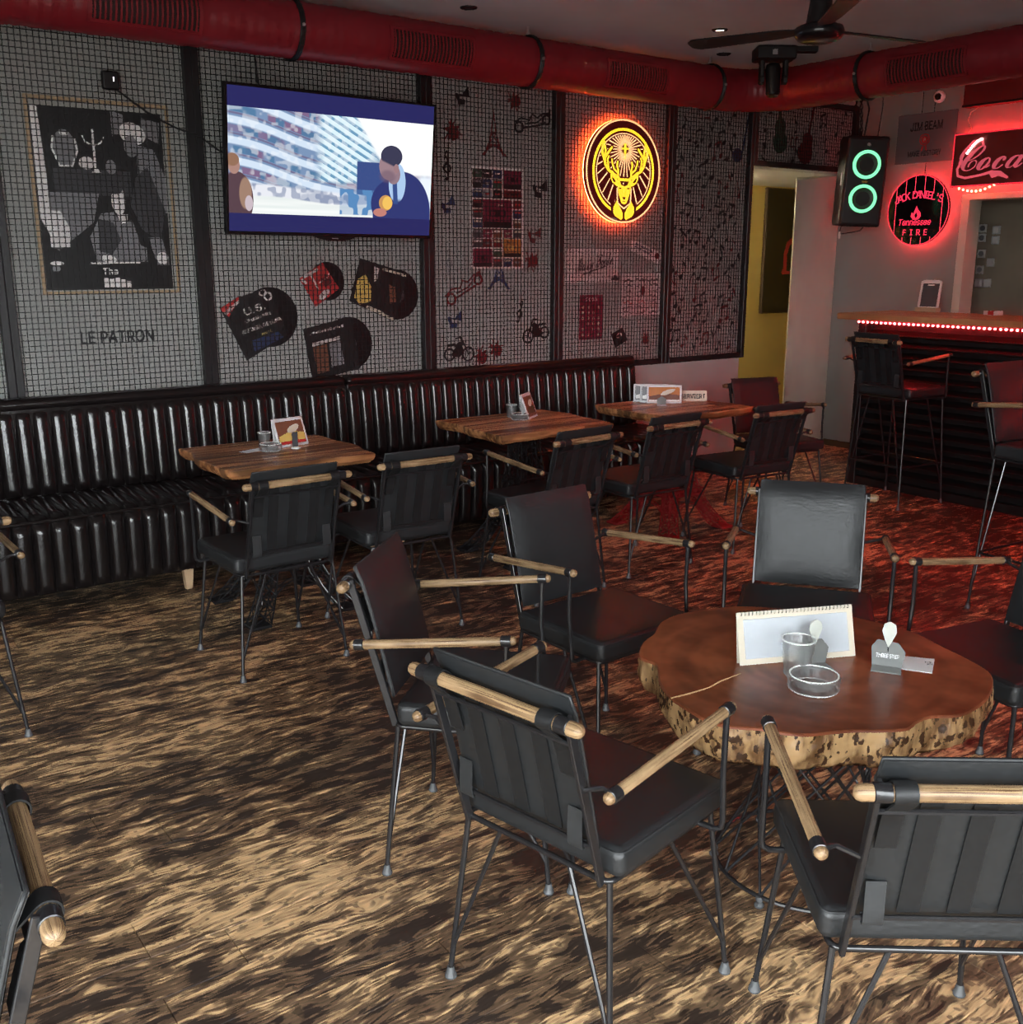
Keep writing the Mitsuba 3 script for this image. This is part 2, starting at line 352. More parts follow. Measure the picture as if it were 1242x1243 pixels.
PL = ['wire mesh panel over blank wall, far left beyond the framed print', 'wire mesh panel left of the framed print, mostly cut by the picture edge', 'wire mesh panel over the framed print and the words LE PATRON',
      'wide wire mesh panel behind the television with four record sleeves under it', 'wire mesh panel over the cassette poster and car stickers', 'wire mesh panel behind the round stag sign and small white plates', 'wire mesh panel full of music notes left of the doorway']
for i in range(7): mesh_panel(XP[i], XP[i + 1], ZB, ZT, PL[i])
mesh_panel(5.987, 7.17, 2.17, ZT, 'low wire mesh panel over the doorway with violin stickers behind')

# ------------------------------------------------------------------ channel-tufted leather bench in two long sections
CH = 0.0773
def channel(path, nrm, w, b, fade=False):
    """a padded channel along x-normal path (list of (y, z)), bulging by b along nrm"""
    path = np.array(path); n = len(path); nu = 9; V = []; F = []
    s = np.linspace(-1, 1, nu)
    for i, (p, q) in enumerate(zip(path, nrm)):
        t = i / (n - 1) * 2 - 1; e = math.sqrt(max(0.0, 1 - abs(t) ** 14)) * 0.92 + .08
        if fade: e *= 1 - .8 * min(1, max(0, (t - .62) / .34))
        off = b * e * np.sqrt(np.maximum(0, 1 - np.abs(s) ** 2.3))
        for k in range(nu): V.append([s[k] * w / 2, p[0] + q[0] * off[k], p[1] + q[1] * off[k]])
    for i in range(n - 1):
        for k in range(nu - 1):
            a = i * nu + k; F += [[a, a + nu, a + 1], [a + 1, a + nu, a + nu + 1]]
    m = tm(V, F)
    # back side, so that the channel is a closed pad
    V2 = np.array(V); back = V2.copy()
    for i, (p, q) in enumerate(zip(path, nrm)):
        for k in range(nu): back[i * nu + k, 1:] = p - np.array(q) * .004
    m2 = tm(back, np.array(F)[:, ::-1])
    return cat([m, m2])
def seg(pts, n):
    pts = np.array(pts, float); d = np.r_[0, np.cumsum(np.linalg.norm(np.diff(pts, axis=0), axis=1))]
    t = np.linspace(0, d[-1], n); P_ = np.stack([np.interp(t, d, pts[:, 0]), np.interp(t, d, pts[:, 1])], 1)
    g = np.gradient(P_, axis=0); g /= np.linalg.norm(g, axis=1, keepdims=True)
    return P_, g
def path_n(pts, n, sign):
    p, g = seg(pts, n); return p, np.stack([-g[:, 1] * sign, g[:, 0] * sign], 1)
bp, bn = path_n([(5.125, .43), (5.135, .60), (5.156, .79), (5.162, .832)], 18, 1)
fp, fn_ = path_n([(4.622, .10), (4.612, .25), (4.612, .40), (4.618, .418)], 14, 1)
sp_, sn = path_n([(4.622, .418), (4.64, .424), (4.9, .422), (5.125, .418)], 14, 1)
bench_p = None
def bench(x0, n, label):
    t = thing('banquette_bench', label, 'bench', 'leather bench sections')
    x1 = x0 + n * CH
    part(t, 'base', rbx(x0 + .002, x1 - .002, 4.622, 5.232, .095, .420, .012), 'm_bench', 40)
    part(t, 'backrest', rbx(x0 + .002, x1 - .002, 5.145, 5.232, .40, .84, .012), 'm_bench', 40)
    part(t, 'top_roll', rbx(x0 + .002, x1 - .002, 5.136, 5.236, .826, .884, .028, 20), 'm_bench', 40)
    for nm, (pp, nn, b) in dict(back_channel=(bp, bn, .026), front_channel=(fp, fn_, .026), seat_channel=(sp_, sn, .018)).items():
        d = shape(channel(pp, nn, CH - .001, b, False), 'm_bench', True)
        for i in range(n):
            key = pkey(t, nm); dd = dict(d); dd['to_world'] = T(TR(x0 + (i + .5) * CH, 0, 0)); scene[key] = dd
    part(t, 'piping', tube([(x0 + .004, 4.606, .425), (x1 - .004, 4.606, .425)], .006, 8), 'm_bench', 40)
    for lx in ((x0 + .025, x0 + 1.046, x1 - .12) if n == 28 else (x0 + .1,)):
        for ly in (4.645, 5.18):
            q = lathe([(0, 0), (.020, 0), (.021, .004), (.031, .098), (0, .098)], 4)
            part(t, 'leg', mv(xf(q, rot(45)), lx, ly, 0), 'm_lightwood')
bench(2.62 - 28 * CH, 28, 'dark leather channel-tufted bench section under the framed print and television')
bench(2.622, 28, 'dark leather channel-tufted bench section under the cassette poster and stag sign')
bench(2.62 - 28 * CH - .004 - 9 * CH, 9, 'dark leather channel-tufted bench section at the far left end of the back wall')

# ------------------------------------------------------------------ red ventilation duct under the ceiling
DR, DZ, DYB, DXR = 0.130, 2.585, 4.97, 5.66
def duct_path(step=.014):
    p = [np.array([x, DYB]) for x in np.arange(X0 + .01, DXR - .36, step)]
    c = np.array([DXR - .36, DYB - .36])
    p += [c + .36 * np.array([math.cos(a), math.sin(a)]) for a in np.linspace(PI / 2, 0, 42)]
    p += [np.array([DXR, y]) for y in np.arange(DYB - .36 - step, Y0 + .02, -step)]
    return np.array([[*q, DZ] for q in p])
dp = duct_path(); ds = np.r_[0, np.cumsum(np.linalg.norm(np.diff(dp, axis=0), axis=1))]
rr = DR + .0016 * np.sin(ds * 2 * PI / .058) + .0012 * np.sin(ds * 2 * PI / .19 + 1)
duct = thing('ventilation_duct', 'long round dark red air duct under the ceiling, turning over the bar', 'duct')
part(duct, 'pipe', tube(dp, rr, 28), 'm_duct', True)
def strap(x, y, along_x):
    ring = [(0, math.cos(a), math.sin(a)) for a in np.linspace(0, 2 * PI, 40, endpoint=False)]
    R_ = DR + .006
    ms = []
    for w in (-.008, .008):
        ms.append(tube([(w, R_ * c, R_ * s) for _, c, s in ring], .006, 6, closed=True))
    m = cat(ms + [tube([(0, R_ * c, R_ * s) for _, c, s in ring], .0075, 6, closed=True)])
    bolt = cat([along(lathe([(0, 0), (.007, 0), (.007, .055), (0, .055)], 8), (0, 0, DR), (0, 0, 1)), mv(lathe([(0, 0), (.014, 0), (.014, .012), (0, .012)], 6), 0, 0, DR + .012)])
    screw = along(lathe([(0, 0), (.009, 0), (.008, .012), (0, .014)], 8), (0, -(DR + .006), 0), (0, -1, 0))
    M = TR(x, y, DZ, 0 if along_x else -90)
    s = part(duct, 'strap', xf(m, M), 'm_black', 40)
    part(s, 'bolt', xf(bolt, M), 'm_steel', 30); part(s, 'screw', xf(screw, M), 'm_steel', 30)
for x in (.62, 2.309, 3.738, 5.196): strap(x, DYB, True)
for y in (4.108, 2.55, .9): strap(DXR, y, False)
def grille(c0, c1, along_x):
    """a slatted outlet on the room side of the duct, from c0 to c1 along it"""
    a0, a1 = math.radians(186 - 24), math.radians(186 + 33)
    def pt(c, a, r): return (c, r * math.cos(a), r * math.sin(a))
    def patch(u0, u1, b0, b1, r0, r1, n=7):
        V, F = [], []
        for r in (r0, r1):
            for u in (u0, u1):
                for a in np.linspace(b0, b1, n): V.append(pt(u, a, r))
        def g(r, u, i): return (r * 2 + u) * n + i
        for i in range(n - 1):
            F += [[g(1, 0, i), g(1, 1, i), g(1, 1, i + 1)], [g(1, 0, i), g(1, 1, i + 1), g(1, 0, i + 1)]]
            for u in (0, 1): F += [[g(0, u, i), g(1, u, i), g(1, u, i + 1)], [g(0, u, i), g(1, u, i + 1), g(0, u, i + 1)]]
        for i in (0, n - 1): F += [[g(0, 0, i), g(0, 1, i), g(1, 1, i)], [g(0, 0, i), g(1, 1, i), g(1, 0, i)]]
        return tm(V, F)
    M = TR(0, DYB, DZ) if along_x else np.array([[0, 1, 0, DXR], [1, 0, 0, 0], [0, 0, 1, DZ], [0, 0, 0, 1.0]])
    r0, r1 = DR + .001, DR + .010; da = .10
    fr = cat([patch(c0 - .016, c1 + .016, a0 - da, a0, r0, r1), patch(c0 - .016, c1 + .016, a1, a1 + da, r0, r1), patch(c0 - .016, c0, a0, a1, r0, r1), patch(c1, c1 + .016, a0, a1, r0, r1)])
    g = part(duct, 'grille', xf(fr, M), 'm_duct')
    part(g, 'cavity', xf(patch(c0, c1, a0, a1, DR + .0005, DR + .0035), M), 'm_cavity')
    n = int((c1 - c0) / .021); w = (c1 - c0) / n
    part(g, 'slats', xf(cat(patch(c0 + (i + .32) * w, c0 + (i + .68) * w, a0, a1, DR + .002, DR + .009) for i in range(n)), M), 'm_duct', kind='stuff')
for c in ((1.35, 1.81), (2.80, 3.275), (4.235, 4.705), (-.2, .26)): grille(*c, True)
for c in ((3.415, 3.89), (1.6, 2.07)): grille(*c, False)

# ================================================================== CHAIRS AND STOOLS
def dowel(a, b, r, tip=.008, n=14):
    """a turned wooden rod with rounded ends; uv runs along and around it"""
    a, b = np.array(a, float), np.array(b, float); L = np.linalg.norm(b - a)
    prof = [(0.0005, 0), (r * .55, tip * .12), (r * .85, tip * .42), (r, tip), (r, L * .3), (r * 1.02, L * .5), (r, L * .7), (r, L - tip), (r * .85, L - tip * .42), (r * .55, L - tip * .12), (0.0005, L)]
    m = along(lathe(prof, n), a, b)
    uv = np.array([[z / .3, math.sin(2 * PI * q / n) * .5] for _, z in prof for q in range(n)])
    return m, uv
def pad(w, pts, th, nu=12, nv=16, puff=.006):
    """a thin leather cushion over the line pts (y, z), th thick, softly puffed towards the front"""
    P_, g = seg(pts, nv); N = np.stack([g[:, 1], -g[:, 0]], 1)       # towards +y
    V = []; F = []
    for side in (1, -1):
        for i in range(nv):
            t = i / (nv - 1) * 2 - 1
            for k in range(nu):
                s = k / (nu - 1) * 2 - 1
                e = (1 - abs(s) ** 10) * (1 - abs(t) ** 10)
                o = side * (th / 2 * (.35 + .65 * e)) + (puff * (1 - s * s) * (1 - t * t) if side > 0 else 0)
                V.append([s * w / 2, P_[i, 0] + N[i, 0] * o, P_[i, 1] + N[i, 1] * o])
    def id_(sd, i, k): return (sd * nv + i) * nu + k
    for i in range(nv - 1):
        for k in range(nu - 1):
            F += [[id_(0, i, k), id_(0, i + 1, k), id_(0, i, k + 1)], [id_(0, i, k + 1), id_(0, i + 1, k), id_(0, i + 1, k + 1)]]
            F += [[id_(1, i, k), id_(1, i, k + 1), id_(1, i + 1, k)], [id_(1, i, k + 1), id_(1, i + 1, k + 1), id_(1, i + 1, k)]]
    loop = [(0, k) for k in range(nu)] + [(i, nu - 1) for i in range(1, nv)] + [(nv - 1, k) for k in range(nu - 2, -1, -1)] + [(i, 0) for i in range(nv - 2, 0, -1)]
    for q in range(len(loop)):
        a, b = loop[q], loop[(q + 1) % len(loop)]
        F += [[id_(0, *a), id_(0, *b), id_(1, *a)], [id_(0, *b), id_(1, *b), id_(1, *a)]]
    return tm(V, F), [(np.array([(k / (nu - 1) * 2 - 1) * w / 2, P_[i, 0], P_[i, 1]])) for i, k in loop]
def strip(pts, w, th, x):
    """a flat strap of width w at x, along pts (y, z)"""
    P_ = np.array(pts, float); g = np.gradient(P_, axis=0); g /= np.linalg.norm(g, axis=1, keepdims=True); N = np.stack([-g[:, 1], g[:, 0]], 1)
    V, F = [], []
    for p, n in zip(P_, N):
        for s, o in ((-1, 0), (1, 0), (1, th), (-1, th)): V.append([x + s * w / 2, p[0] + n[0] * o, p[1] + n[1] * o])
    for i in range(len(P_) - 1):
        for q in range(4):
            a, b = i * 4 + q, i * 4 + (q + 1) % 4; F += [[a, b, a + 4], [b, b + 4, a + 4]]
    e = (len(P_) - 1) * 4; F += [[0, 2, 1], [0, 3, 2], [e, e + 1, e + 2], [e, e + 2, e + 3]]
    return tm(V, F)

def make_seat_proto(dz):
    """armchair (dz = 0) or bar stool (dz > 0): facing +y, right is +x"""
    p = Proto(); Z = lambda z: z + dz
    zs, zb = Z(.460), Z(.398)
    p.add('seat', rbx(-.205, .205, -.142, .232, zb, zs, .020, 20), 'm_leather', 35)
    zz = zs - .0065
    rc = [(s * .196, y_, zz) for s, y_ in ((-1, -.133), (1, -.133), (1, .223), (-1, .223))]
    def rr_loop(x0, x1, y0, y1, r, z, n=5):
        out = []
        for cx, cy, a in ((x1 - r, y1 - r, 0), (x0 + r, y1 - r, 90), (x0 + r, y0 + r, 180), (x1 - r, y0 + r, 270)):
            out += [(cx + r * math.cos(math.radians(a + 90 * t / n)), cy + r * math.sin(math.radians(a + 90 * t / n)), z) for t in range(n + 1)]
        return out
    p.add('piping', tube(rr_loop(-.201, .201, -.138, .228, .018, zs - .0085), .0026, 5, True), 'm_leather_back', True)
    p.add('seat_frame', cat([tube(rr_loop(-.185, .185, -.148, .205, .02, zb - .006), .006, 7, True), tube([(-.185, .05, zb - .006), (.185, .05, zb - .006)], .005, 6)]), 'm_metal', 40)
    # back cushion
    back, rim = pad(.330, [(-.158, Z(.462)), (-.178, Z(.55)), (-.205, Z(.66)), (-.228, Z(.745)), (-.247, Z(.787))], .026)
    bk = p.add('backrest', back, 'm_leather', 50)
    p.add('piping', tube(rim, .0032, 5, True), 'm_leather_back', True, bk)
    yb = lambda z: np.interp(z, [.462, .55, .66, .745, .787], [-.158, -.178, -.205, -.228, -.247]) - .0145
    for x in (-.088, -.008, .072):
        p.add('back_strap', strip([(yb(z) - .001, Z(z)) for z in np.linspace(.485, .735, 8)], .036, .0022, x + .008), 'm_strap', False, bk)
    # uprights, rails and the top dowel
    for s in (-1, 1):
        a, b = np.array([s * .170, -.152, zb - .012]), np.array([s * .170, -.258, Z(.755)])
        up = cbx(-.0045, .0045, -.009, .009, 0, float(np.linalg.norm(b - a)), .0015)
        d = (b - a) / np.linalg.norm(b - a); M = np.eye(4); M[:3, 2] = d; M[:3, 0] = [1, 0, 0]; M[:3, 1] = np.cross(d, [1, 0, 0]); M[:3, 3] = a
        p.add('back_upright', xf(up, M), 'm_metal')
    yu = lambda z: -.152 + (z - .386) / (.755 - .386) * (-.106)
    p.add('back_rail', tube([(-.17, yu(.70) - .004, Z(.70)), (.17, yu(.70) - .004, Z(.70))], .0048, 7), 'm_metal', 40)
    p.add('back_rail', tube([(-.17, yu(.478) - .008, Z(.478)), (.17, yu(.478) - .008, Z(.478))], .0048, 7), 'm_metal', 40)
    dy_, dzz = -.268, Z(.743)
    m, uv = dowel((-.212, dy_, dzz), (.212, dy_, dzz), .0135, .012); top = p.add('top_dowel', m, 'm_dowel', True, uv=uv)
    for s in (-1, 1):
        col = along(lathe([(0.0139, 0), (.0155, .001), (.0155, .026), (.0139, .027)], 16), (s * .170 - .0135, dy_, dzz), (s * .170 + .02, dy_, dzz))
        br = p.add('bracket', col, 'm_bracket', 40, top)
        # leather loop around the dowel, running down behind the cushion
        x = s * .1385; pts = [(dy_ + .0158 * math.cos(a), dzz + .0158 * math.sin(a)) for a in np.linspace(math.radians(-150), math.radians(60), 12)][::-1]
        pts = [(yb(.625) - .003, Z(.622)), (yb(.665) - .004, Z(.660)), (yb(.70) - .006, Z(.694))] + [(dy_ + .0158 * math.cos(a), dzz + .0158 * math.sin(a)) for a in np.linspace(math.radians(200 + 40), math.radians(40), 12)] + [(yb(.72) + .006, Z(.73))]
        p.add('loop', strip(pts, .034, .003, x), 'm_strap', 40)
        yl = yu(.478) - .008
        pts = [(yb(.545) - .003, Z(.548)), (yl - .009, Z(.50)), (yl - .0085, Z(.476)), (yl - .004, Z(.467)), (yl + .004, Z(.468)), (yb(.475) - .001, Z(.482))]
        p.add('loop', strip(pts, .033, .003, x), 'm_leather_back', 40)
    # arms
    for s in (-1, 1):
        f, r_ = np.array([s * .243, .165, Z(.659)]), np.array([s * .239, -.238, Z(.617)])
        m, uv = dowel(r_, f, .0112, .009); arm = p.add('arm', m, 'm_dowel', True, uv=uv)
        d = (f - r_) / np.linalg.norm(f - r_)
        for q in (r_ + d * .012, f - d * .036):
            p.add('collar', along(lathe([(.0115, 0), (.0132, .001), (.0132, .023), (.0115, .024)], 16), q, q + d), 'm_bracket', 40, arm)
        fp_ = f - d * .024; rp_ = r_ + d * .024
        p.add('arm_support', tube([fp_ + [0, 0, -.010], fp_ + [0, -.002, -.13], [s * .241, .150, Z(.415)], [s * .238, .149, Z(.398)], [s * .226, .148, Z(.391)], [s * .185, .146, Z(.391)]], .0062, 8), 'm_metal', 40)
        p.add('arm_brace', tube([rp_ + [-s * .011, 0, 0], [s * .21, rp_[1] + .010, rp_[2] - .003], [s * .170, yu(.60), Z(.602)]], .0046, 7), 'm_metal', 40)
    # legs: a straight rod to the foot and a second one that meets it near the floor
    k = 1.0 if dz == 0 else .90
    for sx in (-1, 1):
        for yf, yt in ((.240, .200), (-.172, -.143)):
            foot = np.array([sx * .214, yf, .018]); topp = np.array([sx * .182, yt, zb - .006])
            jt = foot + (topp - foot) * (.16 if dz == 0 else .10)
            t2 = np.array([sx * .184, .05, zb - .006]) if yf > 0 else np.array([sx * .088, -.147, zb - .006])
            lg = p.add('leg', cat([tube([topp, foot], .0062, 8), tube([t2, jt + (t2 - jt) * .02, jt], .0050, 7)]), 'm_metal', 40)
            p.add('glide', mv(lathe([(0, 0), (.0125, 0), (.0135, .004), (.009, .017), (.0075, .026), (0, .026)], 12), foot[0], foot[1], 0), 'm_glide', 30, lg)
    if dz:
        zf = .26
        def at(sx, yf, yt, z): t = (z - .018) / (zb - .024); return (sx * (.214 - .032 * t), yf + (yt - yf) * t, z)
        c = [at(-1, .24, .2, zf), at(1, .24, .2, zf), at(1, -.172, -.143, zf), at(-1, -.172, -.143, zf)]
        p.add('footrest', tube(c, .0055, 7, True), 'm_metal', 40)
    return p.items

chair_parts = make_seat_proto(0.0)
stool_parts = make_seat_proto(0.286)
CHAIRS = [
 (1.238, 1.455, 11.4, 'black leather armchair in the centre foreground, seen from behind, left of the round table', 'chairs around the round table'),
 (1.380, 2.066, -47.5, 'black armchair turned sideways behind the centre foreground armchair, facing the round table', 'chairs around the round table'),
 (1.988, 2.277, -87.4, 'black armchair behind the left edge of the round table, its cushion facing us', 'chairs around the round table'),
 (2.578, 1.958, -142.5, 'black armchair behind the round table, square grey-lit cushion facing straight at us', 'chairs around the round table'),
 (1.544, 0.894, 52.2, 'black armchair at the bottom right corner, its strapped back towards us', 'chairs around the round table'),
 (2.716, 1.352, 168.0, 'black armchair at the right edge beside the round table, only half in view', 'chairs around the round table'),
 (1.489, 3.602, 91.7, 'black armchair pulled up to the left square table, seen from behind', 'chairs along the square tables'),
 (2.056, 3.642, 88.6, 'black armchair between the left and the middle square tables, seen from behind', 'chairs along the square tables'),
 (2.873, 3.660, 94.5, 'black armchair pulled up to the middle square table, seen from behind', 'chairs along the square tables'),
 (3.505, 3.715, 90.0, 'black armchair between the middle and the right square tables, seen from behind', 'chairs along the square tables'),
 (4.255, 3.685, 84.0, 'black armchair pulled up to the right square table over its red lattice base', 'chairs along the square tables'),
 (4.984, 4.100, -105.0, 'black armchair beside the doorway, farthest of all, its cushion facing us', 'chairs along the square tables'),
 (0.314, 3.560, 96.6, 'black armchair cut off by the left picture edge before the leather bench', 'chairs along the square tables'),
 (-0.066, 1.373, 175.6, 'black armchair in the bottom left corner, only rail tip and cushion edge visible', 'armchairs near the entrance')]
for x, y, a, lab, grp in CHAIRS:
    place(chair_parts, thing('armchair', lab, 'chair', grp), TR(x, y, 0, a - 90))
for x, y, a, lab in [(5.775, 3.80, -4.5, 'black bar stool with wooden arms drawn up to the left end of the bar'), (4.40, 2.13, -95.0, 'black bar stool at the right picture edge with a blue sheen on its back cushion')]:
    place(stool_parts, thing('bar_stool', lab, 'bar stool', 'bar stools'), TR(x, y, 0, a - 90))

# ================================================================== SQUARE TABLES WITH LATTICE TOWER BASES
def tower_base(h):
    out = []
    w = lambda z: .185 * math.exp(-4.6 * z) + .030
    s = lambda z: .030 * math.exp(-3.0 * z) + .010
    lv = [0.012, .06, .11, .155, .20, .26, .32, .39, .46, .53, .60, h - .018]
    legs = []
    for sx in (-1, 1):
        for sy in (-1, 1):
            ms = []
            ch = {}
            for a in (-1, 1):
                for b in (-1, 1):
                    ch[a, b] = [np.array([sx * w(z) + a * s(z), sy * w(z) + b * s(z), z]) for z in lv]
                    ms.append(tube(ch[a, b], .0036, 5))
            for i in range(len(lv) - 1):
                for (c, d) in (((-1, -1), (1, -1)), ((1, -1), (1, 1)), ((1, 1), (-1, 1)), ((-1, 1), (-1, -1))):
                    ms.append(tube([ch[c][i], ch[d][i + 1]], .0026, 4)); ms.append(tube([ch[d][i], ch[c][i + 1]], .0026, 4))
                    ms.append(tube([ch[c][i + 1], ch[d][i + 1]], .0026, 4))
            ft = cbx(sx * w(0) - .045, sx * w(0) + .045, sy * w(0) - .045, sy * w(0) + .045, 0, .014, .003)
            legs.append((cat(ms), ft))
    def deck(z, hw, t):
        ms = [cbx(-hw, hw, -hw, hw, z, z + t, .002)]
        for k in range(9):
            q = -hw + 2 * hw * k / 8
            for e in (-hw, hw): ms += [bx(q - .002, q + .002, e - .002, e + .002, z + t, z + t + .022), bx(e - .002, e + .002, q - .002, q + .002, z + t, z + t + .022)]
        for e in (-hw, hw): ms += [bx(-hw, hw, e - .003, e + .003, z + t + .020, z + t + .026), bx(e - .003, e + .003, -hw, hw, z + t + .020, z + t + .026)]
        return cat(ms)
    arcs = []
    for k in range(4):
        r_ = .118
        for ro in (r_, r_ + .016): arcs.append(xf(tube([(ro * math.cos(a), w(.1) + .012, .045 + ro * .95 * math.sin(a)) for a in np.linspace(.12, PI - .12, 15)], .0032, 5), rot(90 * k)))
    return legs, deck(.196, w(.196) + .035, .010), deck(.385, w(.385) + .026, .008), cat(arcs), cbx(-.09, .09, -.09, .09, h - .018, h, .003)
base_geo = tower_base(.655)
def live_board(x0, x1, y0, y1, z0, z1, seed, wavy=.012, front=0):
    r = random.Random(seed); n = 9
    ya = np.linspace(y0, y1, n); yo = []
    L = [x0 + wavy * (r.random() - .5) * 1.2 for _ in ya]; R = [x1 + wavy * (r.random() - .5) * 1.2 for _ in ya]
    return L, R
def square_table(cx, cy, wx, wy, label, base_mat, blabel, seed, zt=.70, th=.045):
    t = thing('square_table', label, 'table', 'square wooden tables along the bench')
    r = random.Random(seed); x0, x1, y0, y1 = cx - wx / 2, cx + wx / 2, cy - wy / 2, cy + wy / 2
    nb = 6; d = wy / nb
    ph = [r.random() * 6 for _ in range(6)]
    def eL(y): return x0 + .014 * math.sin((y - y0) * 9 + ph[0]) + .008 * math.sin((y - y0) * 23 + ph[1])
    def eR(y): return x1 + .014 * math.sin((y - y0) * 8 + ph[2]) + .008 * math.sin((y - y0) * 21 + ph[3])
    def eF(x): return .010 * math.sin((x - x0) * 10 + ph[4]) + .006 * math.sin((x - x0) * 26 + ph[5])
    n = 9
    for b in range(nb):
        ya, yb_ = y0 + b * d, y0 + (b + 1) * d
        pts = []
        fr = [(xx, ya + (eF(xx) if b == 0 else 0.0004)) for xx in np.linspace(eL(ya), eR(ya), 14)]
        rt = [(eR(yy), yy) for yy in np.linspace(ya, yb_, n)[1:-1]]
        bk = [(xx, yb_ - (0.0004 if b < nb - 1 else 0)) for xx in np.linspace(eR(yb_), eL(yb_), 14)]
        lf = [(eL(yy), yy) for yy in np.linspace(yb_, ya, n)[1:-1]]
        ring = fr + rt + bk + lf; pol = Polygon(ring); c = np.array(pol.centroid.coords[0])
        # live-edge section: waney below the rim on the outer sides
        zs_ = [zt - th, zt - .028, zt - .006, zt - .0012, zt]; ins = [.020, .004, 0, .0012, .0035]
        V, F = [], []; m_ = len(ring)
        for z_, i_ in zip(zs_, ins):
            for (px_, py_) in ring:
                ux = -1 if px_ > cx + wx * .44 else (1 if px_ < cx - wx * .44 else 0)
                uy = 1 if (b == 0 and py_ < ya + .03) else (-1 if (b == nb - 1 and py_ > yb_ - .01) else 0)
                V.append([px_ + ux * i_, py_ + uy * i_ * 1.3, z_])
        for k in range(len(zs_) - 1):
            for q in range(m_):
                q2 = (q + 1) % m_; F += [[k * m_ + q, k * m_ + q2, (k + 1) * m_ + q2], [k * m_ + q, (k + 1) * m_ + q2, (k + 1) * m_ + q]]
        for lay, z_ in ((len(zs_) - 1, zt), (0, zt - th)):
            tv, tf = trimesh.creation.triangulate_polygon(Polygon(np.array(V)[lay * m_:(lay + 1) * m_, :2]), engine='earcut')
            o = len(V); V += [[a_, b_, z_] for a_, b_ in tv]; F += ((np.array(tf) if lay else np.array(tf)[:, ::-1]) + o).tolist()
        part(t, 'board', tm(V, F), 'm_table', 30)
    legs, d1, d2, arc, topp = base_geo
    M = TR(cx, cy, 0)
    b0 = part(t, 'base', xf(d1, M), base_mat, label=blabel)
    part(t, 'base__top_plate', xf(topp, M), base_mat)
    part(t, 'base__upper_deck', xf(d2, M), base_mat); part(t, 'base__arch', xf(arc, M), base_mat, 40)
    for lg, ft in legs: part(t, 'base__lattice_leg', xf(cat([lg, ft]), M), base_mat)
square_table(1.772, 4.165, .665, .60, 'square live-edge wooden table on the left with striped grain, before the leather bench', 'm_metal', 'black lattice tower base', 11)
square_table(3.148, 4.205, .700, .60, 'square live-edge wooden table in the middle, before the bench under the cassette poster', 'm_metal', 'black lattice tower base', 5)
square_table(4.185, 4.175, .680, .60, 'square wooden table on the right carrying the reserved sign, at the end of the bench', 'm_redbase', 'red lattice tower base', 8)

